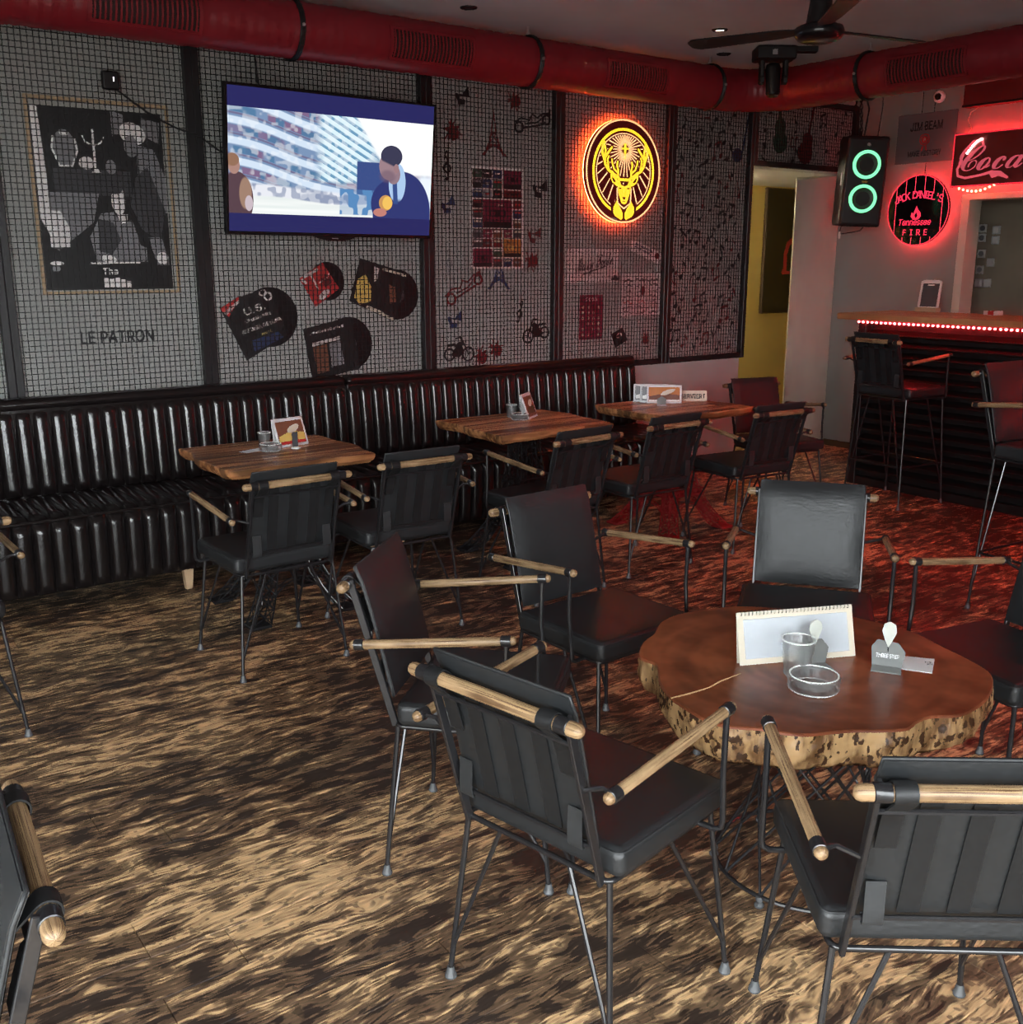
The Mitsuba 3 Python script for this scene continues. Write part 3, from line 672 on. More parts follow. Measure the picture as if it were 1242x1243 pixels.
# ================================================================== ROUND SLAB TABLE
RIM = [(1.653,1.745),(1.744,1.819),(1.808,1.84),(1.875,1.895),(1.954,1.918),(2.042,1.905),(2.155,1.867),(2.217,1.804),(2.315,1.693),(2.352,1.586),(2.368,1.462),(2.364,1.423),(2.33,1.336),(2.315,1.278),(2.275,1.177),(2.202,1.131),(2.106,1.095),(1.994,1.083),(1.934,1.125),(1.889,1.127),(1.84,1.113),(1.787,1.145),(1.741,1.18),(1.694,1.202),(1.646,1.221),(1.61,1.262),(1.599,1.294),(1.54,1.346),(1.528,1.397),(1.547,1.518),(1.589,1.601),(1.671,1.686)]
def round_slab():
    t = thing('round_table', 'low round tree-slab table with reddish polished top, bark edge and wire cage base', 'table')
    rim = np.array(RIM); m_ = len(rim)
    # finer outline
    k = 6; tt = np.arange(m_ * k) / k
    fine = np.stack([np.interp(tt, np.arange(m_ + 1), np.r_[rim[:, j], rim[0, j]]) for j in (0, 1)], 1)
    for _ in range(5): fine = .25 * np.roll(fine, 1, 0) + .5 * fine + .25 * np.roll(fine, -1, 0)
    c = fine.mean(0); rad = fine - c; nrm = rad / np.linalg.norm(rad, axis=1, keepdims=True)
    n = len(fine); zt = .55
    jit = meshkit.fbm(np.c_[fine * 16, np.zeros(n)], 3) - .5
    # polished top plate
    V, F = [], []
    for z, i in ((zt - .006, .0), (zt - .002, .0005), (zt, .003)):
        V += [[*(p - q * i), z] for p, q in zip(fine, nrm)]
    for s in range(2):
        for q in range(n):
            q2 = (q + 1) % n; F += [[s * n + q, s * n + q2, (s + 1) * n + q2], [s * n + q, (s + 1) * n + q2, (s + 1) * n + q]]
    for z in (zt, zt - .006):
        tv, tf = trimesh.creation.triangulate_polygon(Polygon([p - q * (.003 if z == zt else 0) for p, q in zip(fine, nrm)]), engine='earcut')
        o = len(V); V += [[a, b, z] for a, b in tv]; F += (np.array(tf) + o).tolist()
    part(t, 'tabletop', tm(V, F), 'm_slab', 30)
    # bark edge, uneven and running inwards below
    lv = np.linspace(0, 1, 12); V, F = [], []
    for l in lv:
        z = zt - .006 - .084 * l
        j = meshkit.fbm(np.c_[fine * 30, np.full(n, z * 26)], 3) - .5; j2 = meshkit.fbm(np.c_[fine * 70, np.full(n, z * 60)], 2, 4) - .5
        off = .003 * math.sin(l * PI) - .016 * l ** 2 + .022 * j * min(1, l * 4) + .010 * j2 * min(1, l * 4)
        zz = z + (.018 * (meshkit.fbm(np.c_[fine * 12, np.zeros(n)], 3, 9) - .5) if l == 1 else 0)
        V += np.c_[fine + nrm * off[:, None], np.broadcast_to(zz, (n,))].tolist()
    L = len(lv)
    for s in range(L - 1):
        for q in range(n):
            q2 = (q + 1) % n; F += [[s * n + q, (s + 1) * n + q2, s * n + q2], [s * n + q, (s + 1) * n + q, (s + 1) * n + q2]]
    o = len(V); V.append([*c, zt - .072])
    for q in range(n): F.append([(L - 1) * n + q, o, (L - 1) * n + (q + 1) % n])
    part(t, 'bark_edge', tm(V, F), 'm_bark', 40)
    cr = [(1.549, 1.518), (1.60, 1.511), (1.659, 1.509), (1.71, 1.519), (1.783, 1.523)]
    part(t, 'crack', tube([(x, y, zt + .0002) for x, y in cr], [.0022, .0028, .0018, .0024, .0008], 6), 'm_crack', 40)
    # wire cage
    bc = (1.985, 1.447); N = 12; zr, zt2, r1, r2 = .026, .470, .231, .205
    for nm, r_, z_, w_ in (('base', r1, zr, .0055), ('base__upper_ring', r2, zt2, .005)):
        part(t, nm, mv(tube([(r_ * math.cos(a), r_ * math.sin(a), z_) for a in np.linspace(0, 2 * PI, 48, endpoint=False)], w_, 7, True), *bc), 'm_metal', 40)
    for i in range(N):
        a = 2 * PI * (i + .35) / N
        for s in (-1, 1):
            e = a + s * math.radians(105)
            p0, p1 = np.array([r1 * math.cos(a), r1 * math.sin(a), zr]), np.array([r2 * math.cos(e), r2 * math.sin(e), zt2])
            part(t, 'base__wire', mv(tube([p0, p1], .0036, 6), *bc), 'm_metal', 40)
        if i % 2 == 0:
            part(t, 'base__foot', mv(lathe([(0, 0), (.011, 0), (.013, .006), (.007, .013), (.010, .020), (.009, .028), (0, .030)], 12), bc[0] + r1 * math.cos(a), bc[1] + r1 * math.sin(a), 0), 'm_glide', 40)
round_slab()

# ================================================================== THE BAR
BXF = 6.05
bar = thing('bar_counter', 'black louvred bar counter with wooden top and a red light strip under its edge', 'bar counter')
BY1, BY0 = 4.31, -.55
part(bar, 'carcass', bx(BXF + .05, BXF + .44, BY0, BY1, 0, 1.10), 'm_barblack')
part(bar, 'corner_post', cbx(BXF - .012, BXF + .06, BY1 - .06, BY1, 0, 1.105, .004), 'm_barblack')
for yy in (2.2, .1): part(bar, 'corner_post', cbx(BXF - .006, BXF + .06, yy - .03, yy + .03, 0, 1.105, .004), 'm_barblack')
part(bar, 'plinth', cbx(BXF - .004, BXF + .05, BY0, BY1 - .06, 0, .055, .003), 'm_barblack')
nsl = 14; pitch = (1.06 - .075) / nsl
for i in range(nsl):
    z = .085 + pitch * (i + .5)
    s = cbx(-.032, .032, BY0, BY1 - .062, -.007, .007, .002)
    s = xf(s, rot(-28, (0, 1, 0)))
    part(bar, 'slat', mv(s, BXF + .024, 0, z), 'm_barblack')
part(bar, 'worktop', cbx(5.985, 6.62, BY0, 4.452, 1.118, 1.160, .006), 'm_bartop')
leds = thing('led_strip', 'string of red light dots running under the front edge of the bar top', 'light strip')
part(leds, 'tape', bx(6.008, 6.024, BY0, 4.30, 1.111, 1.1175), 'm_black')
dot = lathe([(0, 0), (.0085, 0), (.008, .006), (.004, .010), (0, .0105)], 8)
dots = cat(mv(xf(dot, rot(180 + 45, (0, 1, 0))), 6.006, y_, 1.108) for y_ in np.arange(4.285, BY0, -.034))
part(leds, 'bulbs', dots, 'm_red', True, emit=(45, 1.1, 1.2), kind='stuff')

GL = json.loads("""{"C":[139,[[[27,68,27,82,34,97,48,111,65,120,84,125,100,125,105,123,103,119,88,118,70,111,58,102,48,91,40,74,40,63,41,59,46,54,52,52,55,54,57,60,68,75,90,97,117,116,132,123,140,125,155,124,159,122,164,116,164,105,161,98,143,78,121,63,106,56,83,50,80,47,73,29,72,17,74,10,78,6,85,4,99,5,114,11,125,20,130,29,131,37,129,43,124,47,115,48,107,45,100,38,97,29,96,20,94,18,90,19,88,22,88,32,91,40,96,46,102,50,112,53,123,53,130,50,134,46,137,37,134,23,128,15,122,10,107,2,95,-1,81,-1,69,2,59,8,51,17,48,25,48,40,50,49,40,51,34,55,30,60],[109,88,87,55,90,55,107,62,129,78,142,92,148,101,152,114,151,118,145,119,130,110]]]],"o":[89,[[[5,16,6,27,11,37,20,47,33,56,45,61,62,62,71,58,75,53,76,37,74,31,65,19,67,18,77,25,80,22,80,20,73,14,62,9,53,8,38,0,22,-1,14,2,8,8],[28,10,31,5,39,7,41,10,42,17,54,23,64,42,65,52,64,55,61,56,56,55,45,44,31,20]]]],"c":[77,[[[6,15,6,25,10,35,21,48,31,55,49,62,60,62,67,60,71,57,73,53,73,46,69,40,59,39,56,42,56,49,61,55,55,55,44,43,36,31,29,15,28,10,29,6,36,5,45,8,62,22,64,22,67,18,52,6,39,0,23,-1,13,3,8,9]]]],"a":[106,[[[5,12,5,23,10,35,24,50,33,56,45,61,61,62,64,61,70,54,73,62,96,62,72,13,72,11,79,11,91,22,94,22,96,18,79,4,67,-1,59,-1,51,5,49,11,43,5,34,0,20,-1,12,2,7,7],[24,9,28,4,34,5,41,9,50,19,64,43,66,49,63,55,57,56,52,54,40,42,33,32,26,17]]]],"l":[84,[[[13,35,11,39,25,51,33,61,64,114,68,116,89,118,89,115,39,27,33,14,33,9,36,7,41,9,56,23,58,23,60,18,46,5,37,0,33,-1,21,0,14,5,12,9,13,23,20,37,18,38,16,35]]]],"M":[162,[[[-8,14,-7,25,0,35,6,38,18,38,23,34,24,31,23,23,17,19,7,17,4,13,4,10,11,4,16,4,27,10,41,27,68,71,86,95,108,119,117,125,122,125,124,123,122,111,96,54,87,29,89,28,107,61,136,100,152,116,164,125,169,125,171,123,171,119,155,85,133,28,130,23,127,14,127,7,130,7,143,14,163,31,175,44,188,54,196,53,179,40,159,19,141,5,127,-1,119,-1,114,1,110,5,107,12,107,24,111,39,118,53,146,98,145,100,132,86,109,53,86,8,79,0,71,-1,65,4,62,14,62,23,69,46,84,76,95,92,94,94,72,67,41,17,29,4,17,-1,3,0,-4,5]]]],"r":[82,[[[11,36,11,38,24,49,27,63,30,66,34,66,34,60,36,57,57,54,64,47,64,43,61,36,44,13,43,7,47,6,53,9,66,22,68,22,70,17,54,3,48,0,45,-1,31,0,26,2,21,7,20,19,27,33,41,47,30,48,15,33]]]],"y":[115,[[[-8,-48,-7,-36,2,-24,24,-10,49,-1,54,9,52,10,45,3,36,-1,28,-1,19,4,16,12,17,21,21,30,31,45,27,46,19,37,14,34,11,37,11,39,18,46,30,56,39,61,49,61,53,58,55,53,54,40,36,8,36,6,39,5,57,22,74,46,82,61,109,61,81,12,84,11,98,22,102,20,102,17,85,5,74,1,52,-35,37,-51,21,-59,5,-60,-1,-58,-6,-53],[2,-46,4,-52,9,-55,15,-54,20,-51,35,-29,44,-11,44,-9,42,-9,25,-17,15,-24,6,-34,3,-41]]]],"T":[123,[[[42,77,51,95,63,107,75,115,86,120,107,125,123,125,150,119,165,119,174,122,173,116,167,109,156,104,141,105,107,116,96,116,85,113,68,104,60,97,50,82,48,76,48,67,54,60,57,59,65,60,78,70,88,90,90,108,92,108,96,103,99,91,98,79,95,71,85,59,76,54,69,52,57,52,48,56,42,65]],[[12,18,13,30,20,38,27,41,36,41,41,39,45,35,46,28,41,21,32,20,27,18,26,15,29,9,40,5,51,5,62,8,70,12,77,18,85,29,91,42,99,64,111,84,129,101,135,104,138,103,138,100,133,94,130,85,125,56,121,44,109,24,96,12,84,5,72,1,60,-1,40,-1,24,3,18,7,14,12]]]],"e":[82,[[[3,19,4,27,11,39,19,47,32,56,44,61,59,62,65,60,71,54,72,50,71,43,66,36,49,26,29,21,27,17,25,9,26,6,29,5,36,5,52,10,61,16,66,22,69,22,71,20,71,18,66,13,54,5,36,-1,20,0,13,3,6,10],[32,28,36,27,44,30,54,39,58,48,58,52,56,56,50,55,43,48]]]]}""")
def script(s, h, d=.002, width=None, shear=.12):
    """lettering in a script hand; capitals about h tall"""
    x, gs = 0, []
    for ch in s:
        if ch == ' ': x += 50; continue
        if ch == '-': gs.append(sbox(x + 8, 44, x + 50, 58)); x += 58; continue
        adv, rings = GL[ch]
        for p in rings:
            q = [np.array(r).reshape(-1, 2) for r in p]
            gs.append(affinity.translate(Polygon(q[0], [k for k in q[1:]]), x, 0))
        x += adv * .97
    m = ext(unary_union([g.buffer(0) for g in gs]), d * 130 / h)
    m.apply_scale(h / 130.0); m.apply_transform([[1, shear, 0, 0], [0, 1, 0, 0], [0, 0, 1, 0], [0, 0, 0, 1]])
    if width: m.apply_scale([width / (m.bounds[1][0] - m.bounds[0][0]), 1, 1])
    return mv(m, -m.bounds[0][0])

WALL = YW = 5.2995
def wflat(poly, out=.0, th=.0015): return xf(ext(poly, th), BW(YW - out))
def quad(p): return Polygon(p)

# ------------------------------------------------------------------ television
def tv():
    t = thing('television', 'large flat television on the mesh wall showing a street interview', 'television')
    W, H = 1.186, .705
    R = trimesh.transformations.rotation_matrix
    A = np.eye(4); A[:3, 3] = [2.574, 5.075, 1.977]
    # local: x right, y up, z towards the room; tipped slightly forward
    L = A @ R(math.radians(.4), (0, 1, 0)) @ BW(0) @ R(math.radians(6.0), (1, 0, 0))
    hx, hy = W / 2, H / 2
    part(t, 'cabinet', xf(cat([rbx(-hx, hx, -hy, hy, -.045, -.006, .010), rbx(-hx * .6, hx * .6, -hy * .7, hy * .5, -.075, -.03, .012)]), L), 'm_black', 40)
    b = .012
    part(t, 'bezel', xf(cat([cbx(-hx, hx, hy - b, hy, -.008, .003, .002), cbx(-hx, hx, -hy, -hy + b * 1.4, -.008, .003, .002), cbx(-hx, -hx + b, -hy, hy, -.008, .003, .002), cbx(hx - b, hx, -hy, hy, -.008, .003, .002)]), L), 'm_blackgloss')
    lip = Polygon([(-.13, -hy + .002), (-.09, -hy - .014), (-.03, -hy - .020), (.03, -hy - .020), (.09, -hy - .014), (.13, -hy + .002)])
    part(t, 'chin', xf(mv(ext(lip, .010), 0, 0, -.008), L), 'm_blackgloss')
    part(t, 'emblem', xf(bx(-.018, .018, -hy - .012, -hy - .007, .002, .0035), L), 'm_grey')
    part(t, 'wall_mount', xf(cat([bx(-.2, .2, -.14, .14, -.10, -.07), bx(-.03, .03, -.10, .10, -.16, -.09)]), L), 'm_black')
    v = np.array([[-hx + b, -hy + b * 1.4, 0], [hx - b, -hy + b * 1.4, 0], [hx - b, hy - b, 0], [-hx + b, hy - b, 0]])
    def pic(p, n, uv):
        u, w = uv.x, uv.y
        def inside(e, k=.004): return smoothstep(-k, k, e)
        def el(cx, cy, rx, ry): return 1 - dr.sqrt(dr.square((u - cx) / rx) + dr.square((w - cy) / ry))
        def sel(c, col, m_): return mix_(c, col, m_)
        def mix_(a, b_, t_): return mi.Color3f(a) * (1 - t_) + mi.Color3f(b_) * t_
        # curved balconied facade: bands fall towards the right
        q = w + .32 * u + .10 * dr.square(u) - .012 * dr.sin(u * 13)
        f = q * 7.2; fr = f - dr.floor(f); row = dr.floor(f)
        c = mix_((.20, .30, .48), (.66, .78, .92), smoothstep(.35, .45, fr) * (1 - smoothstep(.72, .80, fr)))
        c = sel(c, (.16, .13, .24), smoothstep(.84, .90, fr) * (1 - smoothstep(.94, 1.0, fr)) * .8)
        hue = noise(u * 9, row, 2.0)
        c = sel(c, (.22, .14, .26), inside(hue - .62, .05) * (1 - smoothstep(.30, .38, fr)))
        win = noise(u * 26, row * 3.1, 5.0)
        c = sel(c, (.08, .20, .36), inside(win - .56, .08) * (1 - smoothstep(.28, .36, fr)) * .9)
        c = sel(c, (.95, .98, 1.0), inside(noise(u * 55, w * 34, 3.0) - .60, .16) * .35)
        # the receding part of the facade, steeper stripes
        s2 = (w + .85 * u) * 17; f2 = s2 - dr.floor(s2)
        c2 = mix_((.16, .34, .52), (.72, .90, .96), smoothstep(.30, .5, f2))
        c2 = sel(c2, (.92, .97, 1.0), inside(noise(u * 60, w * 38, 8.0) - .60, .14) * .4)
        c = sel(c, c2, inside(u - .42, .03) * inside(.70 - u + (w - .45) * .05, .05) * inside(w - .38 + .0 * u, .02))
        # street level
        low = inside(.335 - w - .10 * u + .02, .012)
        c3 = mix_((.52, .56, .66), (.82, .84, .90), smoothstep(.4, .6, noise(u * 14, w * 20, 4.0)))
        c3 = sel(c3, (.14, .20, .36), inside(noise(u * 44, w * 26, 6.0) - .60, .10) * .6)
        c = sel(c, c3, low)
        c = sel(c, mix_((.80, .86, .84), (.96, .98, .96), noise(u * 5, w * 50, 1.0)), inside(.235 - w + .02 * dr.sin(u * 9), .008))
        # sky
        c = sel(c, (.98, 1.0, 1.0), inside(u - .60 - (.86 - w) * .42, .012) * inside(w - .46, .02))
        c = sel(c, (.85, .92, 1.0), inside(u - .93, .02) * inside(w - .26, .02) * (1 - inside(w - .46, .02)))
        c = sel(c, (.045, .08, .25), inside(u - .605) * inside(.80 - u) * inside(w - .30) * inside(.545 - w))
        c = sel(c, (.10, .26, .52), inside(u - .52) * inside(.72 - u) * inside(w - .145) * inside(.335 - w) * (.4 + .6 * inside(noise(u * 40, w * 18) - .5, .05)))
        # person in a dark suit with a microphone
        body = dr.maximum(el(.845, .16, .155, .33), el(.80, .24, .12, .19))
        c = sel(c, (.030, .040, .17), inside(body, .015))
        c = sel(c, (.42, .60, .85), inside(el(.815, .40, .045, .15), .03) * inside(w - .27, .02))
        c = sel(c, (.04, .08, .26), inside(.012 - dr.abs(u - .802 + (w - .4) * .05), .003) * inside(w - .24) * inside(.415 - w))
        c = sel(c, (.30, .20, .24), inside(el(.795, .465, .035, .075), .03))
        c = sel(c, (.34, .22, .25), inside(el(.768, .525, .050, .105), .02))
        c = sel(c, (.16, .10, .15), inside(el(.764, .448, .040, .046), .35) * .6)
        c = sel(c, (.045, .045, .09), inside(el(.782, .60, .056, .080), .02) * inside(w - .535 - (u - .78) * -.6, .01))
        c = sel(c, (.34, .20, .22), inside(el(.808, .51, .014, .035), .05))
        c = sel(c, (.60, .30, .10), inside(el(.757, .245, .036, .060), .03))
        c = sel(c, (.90, .55, .12), inside(el(.766, .245, .026, .050), .03))
        c = sel(c, (.55, .22, .18), inside(el(.728, .170, .035, .032), .08))
        # woman at the left border
        c = sel(c, (.10, .055, .07), inside(el(.035, .22, .075, .20), .02))
        c = sel(c, (.42, .26, .18), inside(el(.075, .27, .028, .11), .10) * .8)
        c = sel(c, (.42, .24, .20), inside(el(.025, .46, .026, .060), .03))
        c = sel(c, (.30, .16, .10), inside(el(.018, .50, .030, .045), .05))
        c = sel(c, (.60, .50, .55), inside(el(.09, .20, .018, .055), .08))
        bar_ = dr.maximum(inside(w - .862 - .0 * u, .003), inside(.128 - w, .003))
        c = sel(c, (.022, .022, .115), bar_)
        return c * (1.02 * G)
    q = tm(v, [[0, 1, 2], [0, 2, 3]])
    part(t, 'screen', xf(q, L), 'm_screen', False, uv=np.array([[0, 0], [1, 0], [1, 1], [0, 1.0]]), emit={'type': 'proc', **{k: x for k, x in P(pic).items() if k != 'type'}})
    c = thing('power_cable', 'thin black cable running up from the television behind the red duct', 'cable')
    solo(c, tube([(2.231, 5.215, 2.36), (2.228, 5.222, 2.42), (2.221, 5.225, 2.52), (2.219, 5.225, 2.66)], .005, 6), 'm_black', True)
tv()
k = thing('wall_socket_box', 'small black box with a white light on the mesh above the framed print', 'box')
part(k, 'housing', rbx(1.468, 1.546, 5.205, 5.238, 2.272, 2.354, .010), 'm_black', 40)
part(k, 'indicator', bx(1.515, 1.521, 5.2035, 5.206, 2.308, 2.326), 'm_white', emit=(1.2, 1.2, 1.2))
k = thing('box_cable', 'thin black cable running down from the small black box towards the television', 'cable')
solo(k, tube([(1.535, 5.225, 2.275), (1.60, 5.228, 2.232), (1.70, 5.229, 2.168), (1.80, 5.229, 2.128), (1.92, 5.226, 2.092), (2.01, 5.215, 2.03), (2.06, 5.19, 2.02)], .0042, 6), 'm_black', True)

# ------------------------------------------------------------------ framed print and lettering
def framed_print():
    t = thing('framed_print', 'tall black and white photo print in a thin brown frame behind the mesh', 'picture')
    fx0, fx1, fz0, fz1 = 1.135, 1.788, 1.344, 2.234
    part(t, 'frame', xf(cat([cbx(fx0, fx1, fz1 - .016, fz1, 0, .014, .003), cbx(fx0, fx1, fz0, fz0 + .016, 0, .014, .003), cbx(fx0, fx0 + .016, fz0, fz1, 0, .014, .003), cbx(fx1 - .016, fx1, fz0, fz1, 0, .014, .003)]), BW(YW)), 'm_lightwood')
    x0, x1, z0, z1 = 1.157, 1.752, 1.366, 2.192; W, H = x1 - x0, z1 - z0
    part(t, 'print', xf(cbx(x0, x1, z0, z1, 0, .003, .001), BW(YW)), 'm_ink')
    def U(pts): return [(x0 + a * W, z1 - b * H) for a, b in pts]
    def E(cx, cy, rx, ry, a=0): return ell(x0 + cx * W, z1 - cy * H, rx * W, ry * H, a)
    tones = {'m_white': [], 'm_grey': [], 'm_darkgrey': []}
    lay = [('m_darkgrey', Polygon(U([(.12, .33), (.72, .33), (.72, .47), (.12, .47)]))),
     ('m_white', Polygon(U([(0, 0), (.055, .0), (.09, .55), (.10, .75), (.0, .6)]))), ('m_grey', Polygon(U([(.09, .46), (.46, .46), (.40, .62), (.12, .78), (.06, .76)]))),
     ('m_white', Polygon(U([(.06, .56), (.15, .56), (.22, .66), (.20, .76), (.06, .76)]))),
     ('m_grey', E(.23, .22, .085, .10)), ('m_white', stroke(U([(.15, .16), (.135, .22), (.18, .31)]), .008)), ('m_white', stroke(U([(.31, .17), (.325, .23), (.28, .31)]), .008)), ('m_white', Polygon(U([(.17, .325), (.29, .325), (.27, .31), (.19, .31)]))), ('m_white', Polygon(U([(.20, .135), (.27, .135), (.265, .15), (.205, .15)]))),
     ('m_white', stroke(U([(.45, .115), (.45, .34)]), .010)), ('m_white', stroke(U([(.37, .15), (.39, .18), (.45, .20), (.51, .18), (.53, .15)]), .007)), ('m_white', Polygon(U([(.42, .345), (.49, .345), (.47, .325), (.44, .325)]))),
     ('m_white', E(.385, .295, .06, .035)), ('m_grey', E(.57, .31, .04, .04)), ('m_grey', Polygon(U([(.60, .0), (.70, .02), (.68, .12), (.60, .14)]))), ('m_grey', Polygon(U([(.84, .03), (.98, .05), (.97, .17), (.82, .12)]))),
     ('m_white', E(.76, .12, .105, .06, -18)), ('m_grey', E(.74, .19, .055, .06)), ('m_grey', Polygon(U([(.78, .18), (.92, .20), (1.0, .36), (1.0, .56), (.86, .55), (.78, .42)]))), ('m_darkgrey', Polygon(U([(.76, .36), (.86, .30), (.98, .55), (.92, .72), (.78, .66), (.70, .52)]))),
     ('m_white', E(.615, .455, .035, .045)), ('m_white', E(.605, .50, .055, .075)), ('m_darkgrey', E(.59, .43, .055, .03)), ('m_grey', Polygon(U([(.46, .57), (.56, .56), (.62, .63), (.70, .60), (.74, .70), (.78, .83), (.40, .86), (.36, .70)]))),
     ('m_white', Polygon(U([(.585, .575), (.67, .57), (.66, .62), (.61, .625)]))), ('m_darkgrey', Polygon(U([(.44, .60), (.55, .62), (.60, .72), (.52, .80), (.42, .78)]))), ('m_grey', Polygon(U([(.60, .70), (.80, .76), (.80, .84), (.60, .85)]))),
     ('m_white', E(.49, .825, .06, .022, -8)), ('m_white', Polygon(U([(.34, .846), (.74, .842), (.74, .85), (.34, .854)]))), ('m_grey', Polygon(U([(.82, .70), (.93, .70), (.98, .86), (.88, .86)]))), ('m_white', E(.925, .82, .05, .035)), ('m_white', E(.09, .85, .05, .012)), ('m_grey', E(.08, .88, .03, .02))]
    for i, (m_, g) in enumerate(lay):
        g = g.intersection(sbox(x0 + .002, z0 + .002, x1 - .002, z1 - .002))
        tones[m_].append(xf(ext(g, .0006), BW(YW - .003 - .00022 * i)))
    nm = {'m_white': 'print_highlight', 'm_grey': 'print_midtone', 'm_darkgrey': 'print_shade'}
    for m_, l in tones.items(): part(t, nm[m_], cat(l), m_)
    ti = mv(text('The', .030, .001, True), x0 + .43 * W, z0 + .072)
    bl = [bx(x0 + (.44 + .045 * i) * W, x0 + (.475 + .045 * i) * W, z0 + .010, z0 + .010 + h_, 0, .001) for i, h_ in enumerate((.045, .040, .046, .038, .030))]
    part(t, 'title', xf(cat([ti] + bl), BW(YW - .0035)), 'm_white')
framed_print()
k = thing('wall_lettering', 'black capital letters LE PATRON on the wall under the framed print', 'lettering')
lt = text('LE PATRON', .057, .002, True, width=.352); part(k, 'letters', xf(mv(lt, 1.285 - lt.bounds[0][0], 1.110), BW(YW)), 'm_ink')

# ------------------------------------------------------------------ record sleeves
def record(label, sl, dc, dr_, sleeve_mat, prints, dlab):
    t = thing('record_sleeve', label, 'record', 'record sleeves under the television')
    part(t, 'sleeve', wflat(Polygon(sl), .004, .003), sleeve_mat)
    d = Point(dc).buffer(dr_, quad_segs=20).difference(Point(dc).buffer(dr_ * .03))
    v = part(t, 'disc', wflat(d, 0, .0022), 'm_vinyl')
    part(t, 'disc__centre_label', wflat(Point(dc).buffer(dr_ * .33).difference(Point(dc).buffer(dr_ * .035)), .0004, .0022), dlab)
    for nm, m_, poly in prints:
        mesh = poly if isinstance(poly, trimesh.Trimesh) else wflat(poly.intersection(Polygon(sl)), .0052, .0022)
        part(t, nm, mesh, m_)
def on(mesh, x, z, a, out=.0072): return xf(mesh, BW(YW - out) @ TR(x, z) @ rot(a))
s1 = [(1.985, 1.262), (2.082, 1.315), (2.262, 1.362), (2.352, 1.110), (2.115, .985)]
record('black record sleeve lettered U.S. and KALIMBA DE LUNA with red and white corner', s1, (2.262, 1.208), .158, 'm_ink',
 [('print_corner', 'm_red', Polygon([(1.98, 1.262), (2.09, 1.335), (2.09, 1.305), (2.03, 1.215)])), ('print_corner', 'm_white', Polygon([(2.004, 1.24), (2.088, 1.302), (2.094, 1.292), (2.016, 1.224)])), ('print_emblem', 'm_white', ell(2.222, 1.338, .022, .022).difference(ell(2.222, 1.338, .012, .012)).union(ell(2.252, 1.318, .024, .024).difference(ell(2.252, 1.318, .014, .014)))),
  ('print_letters', 'm_white', cat([on(text('U.S.', .036, .001, True, width=.12), 2.115, 1.218, 17), on(text('Classic Mix', .017, .001, True, width=.15), 2.118, 1.180, 17), on(text('KALIMBA DE LUNA', .019, .001, True, width=.235), 2.098, 1.122, 17)])), ('print_signature', 'm_yellow', on(text('from M.', .014, .001, width=.07), 2.20, 1.112, 17)), ('print_picture', 'm_navy', Polygon([(2.15, 1.09), (2.30, 1.13), (2.335, 1.10), (2.16, 1.03)]))], 'm_darkgrey')
record('small red and white single sleeve with black disc, upper middle under the television', [(2.440, 1.408), (2.580, 1.492), (2.676, 1.352), (2.527, 1.256)], (2.606, 1.392), .104, 'm_red',
 [('print_letters', 'm_white', unary_union([stroke([(2.468, 1.418), (2.50, 1.432), (2.545, 1.455)], .016), stroke([(2.476, 1.385), (2.455, 1.40)], .014), stroke([(2.505, 1.43), (2.545, 1.355)], .010), ell(2.582, 1.322, .040, .018, 40), stroke([(2.555, 1.385), (2.60, 1.41), (2.62, 1.44)], .007)])), ('print_panel', 'm_darkred', Polygon([(2.565, 1.40), (2.60, 1.43), (2.632, 1.388), (2.59, 1.36)]))], 'm_white')
record('record sleeve with yellow and black photo print, right under the television', [(2.812, 1.516), (3.118, 1.432), (3.018, 1.160), (2.736, 1.282)], (3.045, 1.312), .142, 'm_ink',
 [('print_picture', 'm_yellow', Polygon([(2.765, 1.30), (2.79, 1.40), (2.84, 1.43), (2.875, 1.36), (2.87, 1.28), (2.80, 1.26)])), ('print_picture', 'm_white', Polygon([(2.90, 1.47), (2.93, 1.46), (2.915, 1.40), (2.895, 1.385)])), ('print_picture', 'm_brown', Polygon([(2.99, 1.37), (3.03, 1.355), (3.035, 1.27), (2.985, 1.26)])), ('print_picture', 'm_cream', unary_union([stroke([(2.85, 1.245), (2.94, 1.21)], .022), stroke([(2.95, 1.20), (3.01, 1.175)], .016), stroke([(2.96, 1.455), (3.10, 1.418)], .014)]))], 'm_darkgrey')
record('black record sleeve with white bar and reddish photo, lowest under the television', [(2.446, 1.138), (2.738, 1.196), (2.790, .905), (2.490, .850)], (2.722, 1.045), .150, 'm_ink',
 [('print_letters', 'm_white', cat([on(bx(i * .018, i * .018 + .012, 0, .010 + .004 * (i % 2), 0, .001), 2.485, 1.103, 10.5) for i in range(12)])), ('print_bar', 'm_white', Polygon([(2.495, 1.060), (2.665, 1.093), (2.668, 1.074), (2.497, 1.040)])), ('print_picture', 'm_brown', Polygon([(2.50, 1.035), (2.585, 1.052), (2.60, .90), (2.52, .89)])), ('print_picture', 'm_grey', Polygon([(2.60, 1.054), (2.668, 1.068), (2.69, .935), (2.61, .92)]))], 'm_darkgrey')

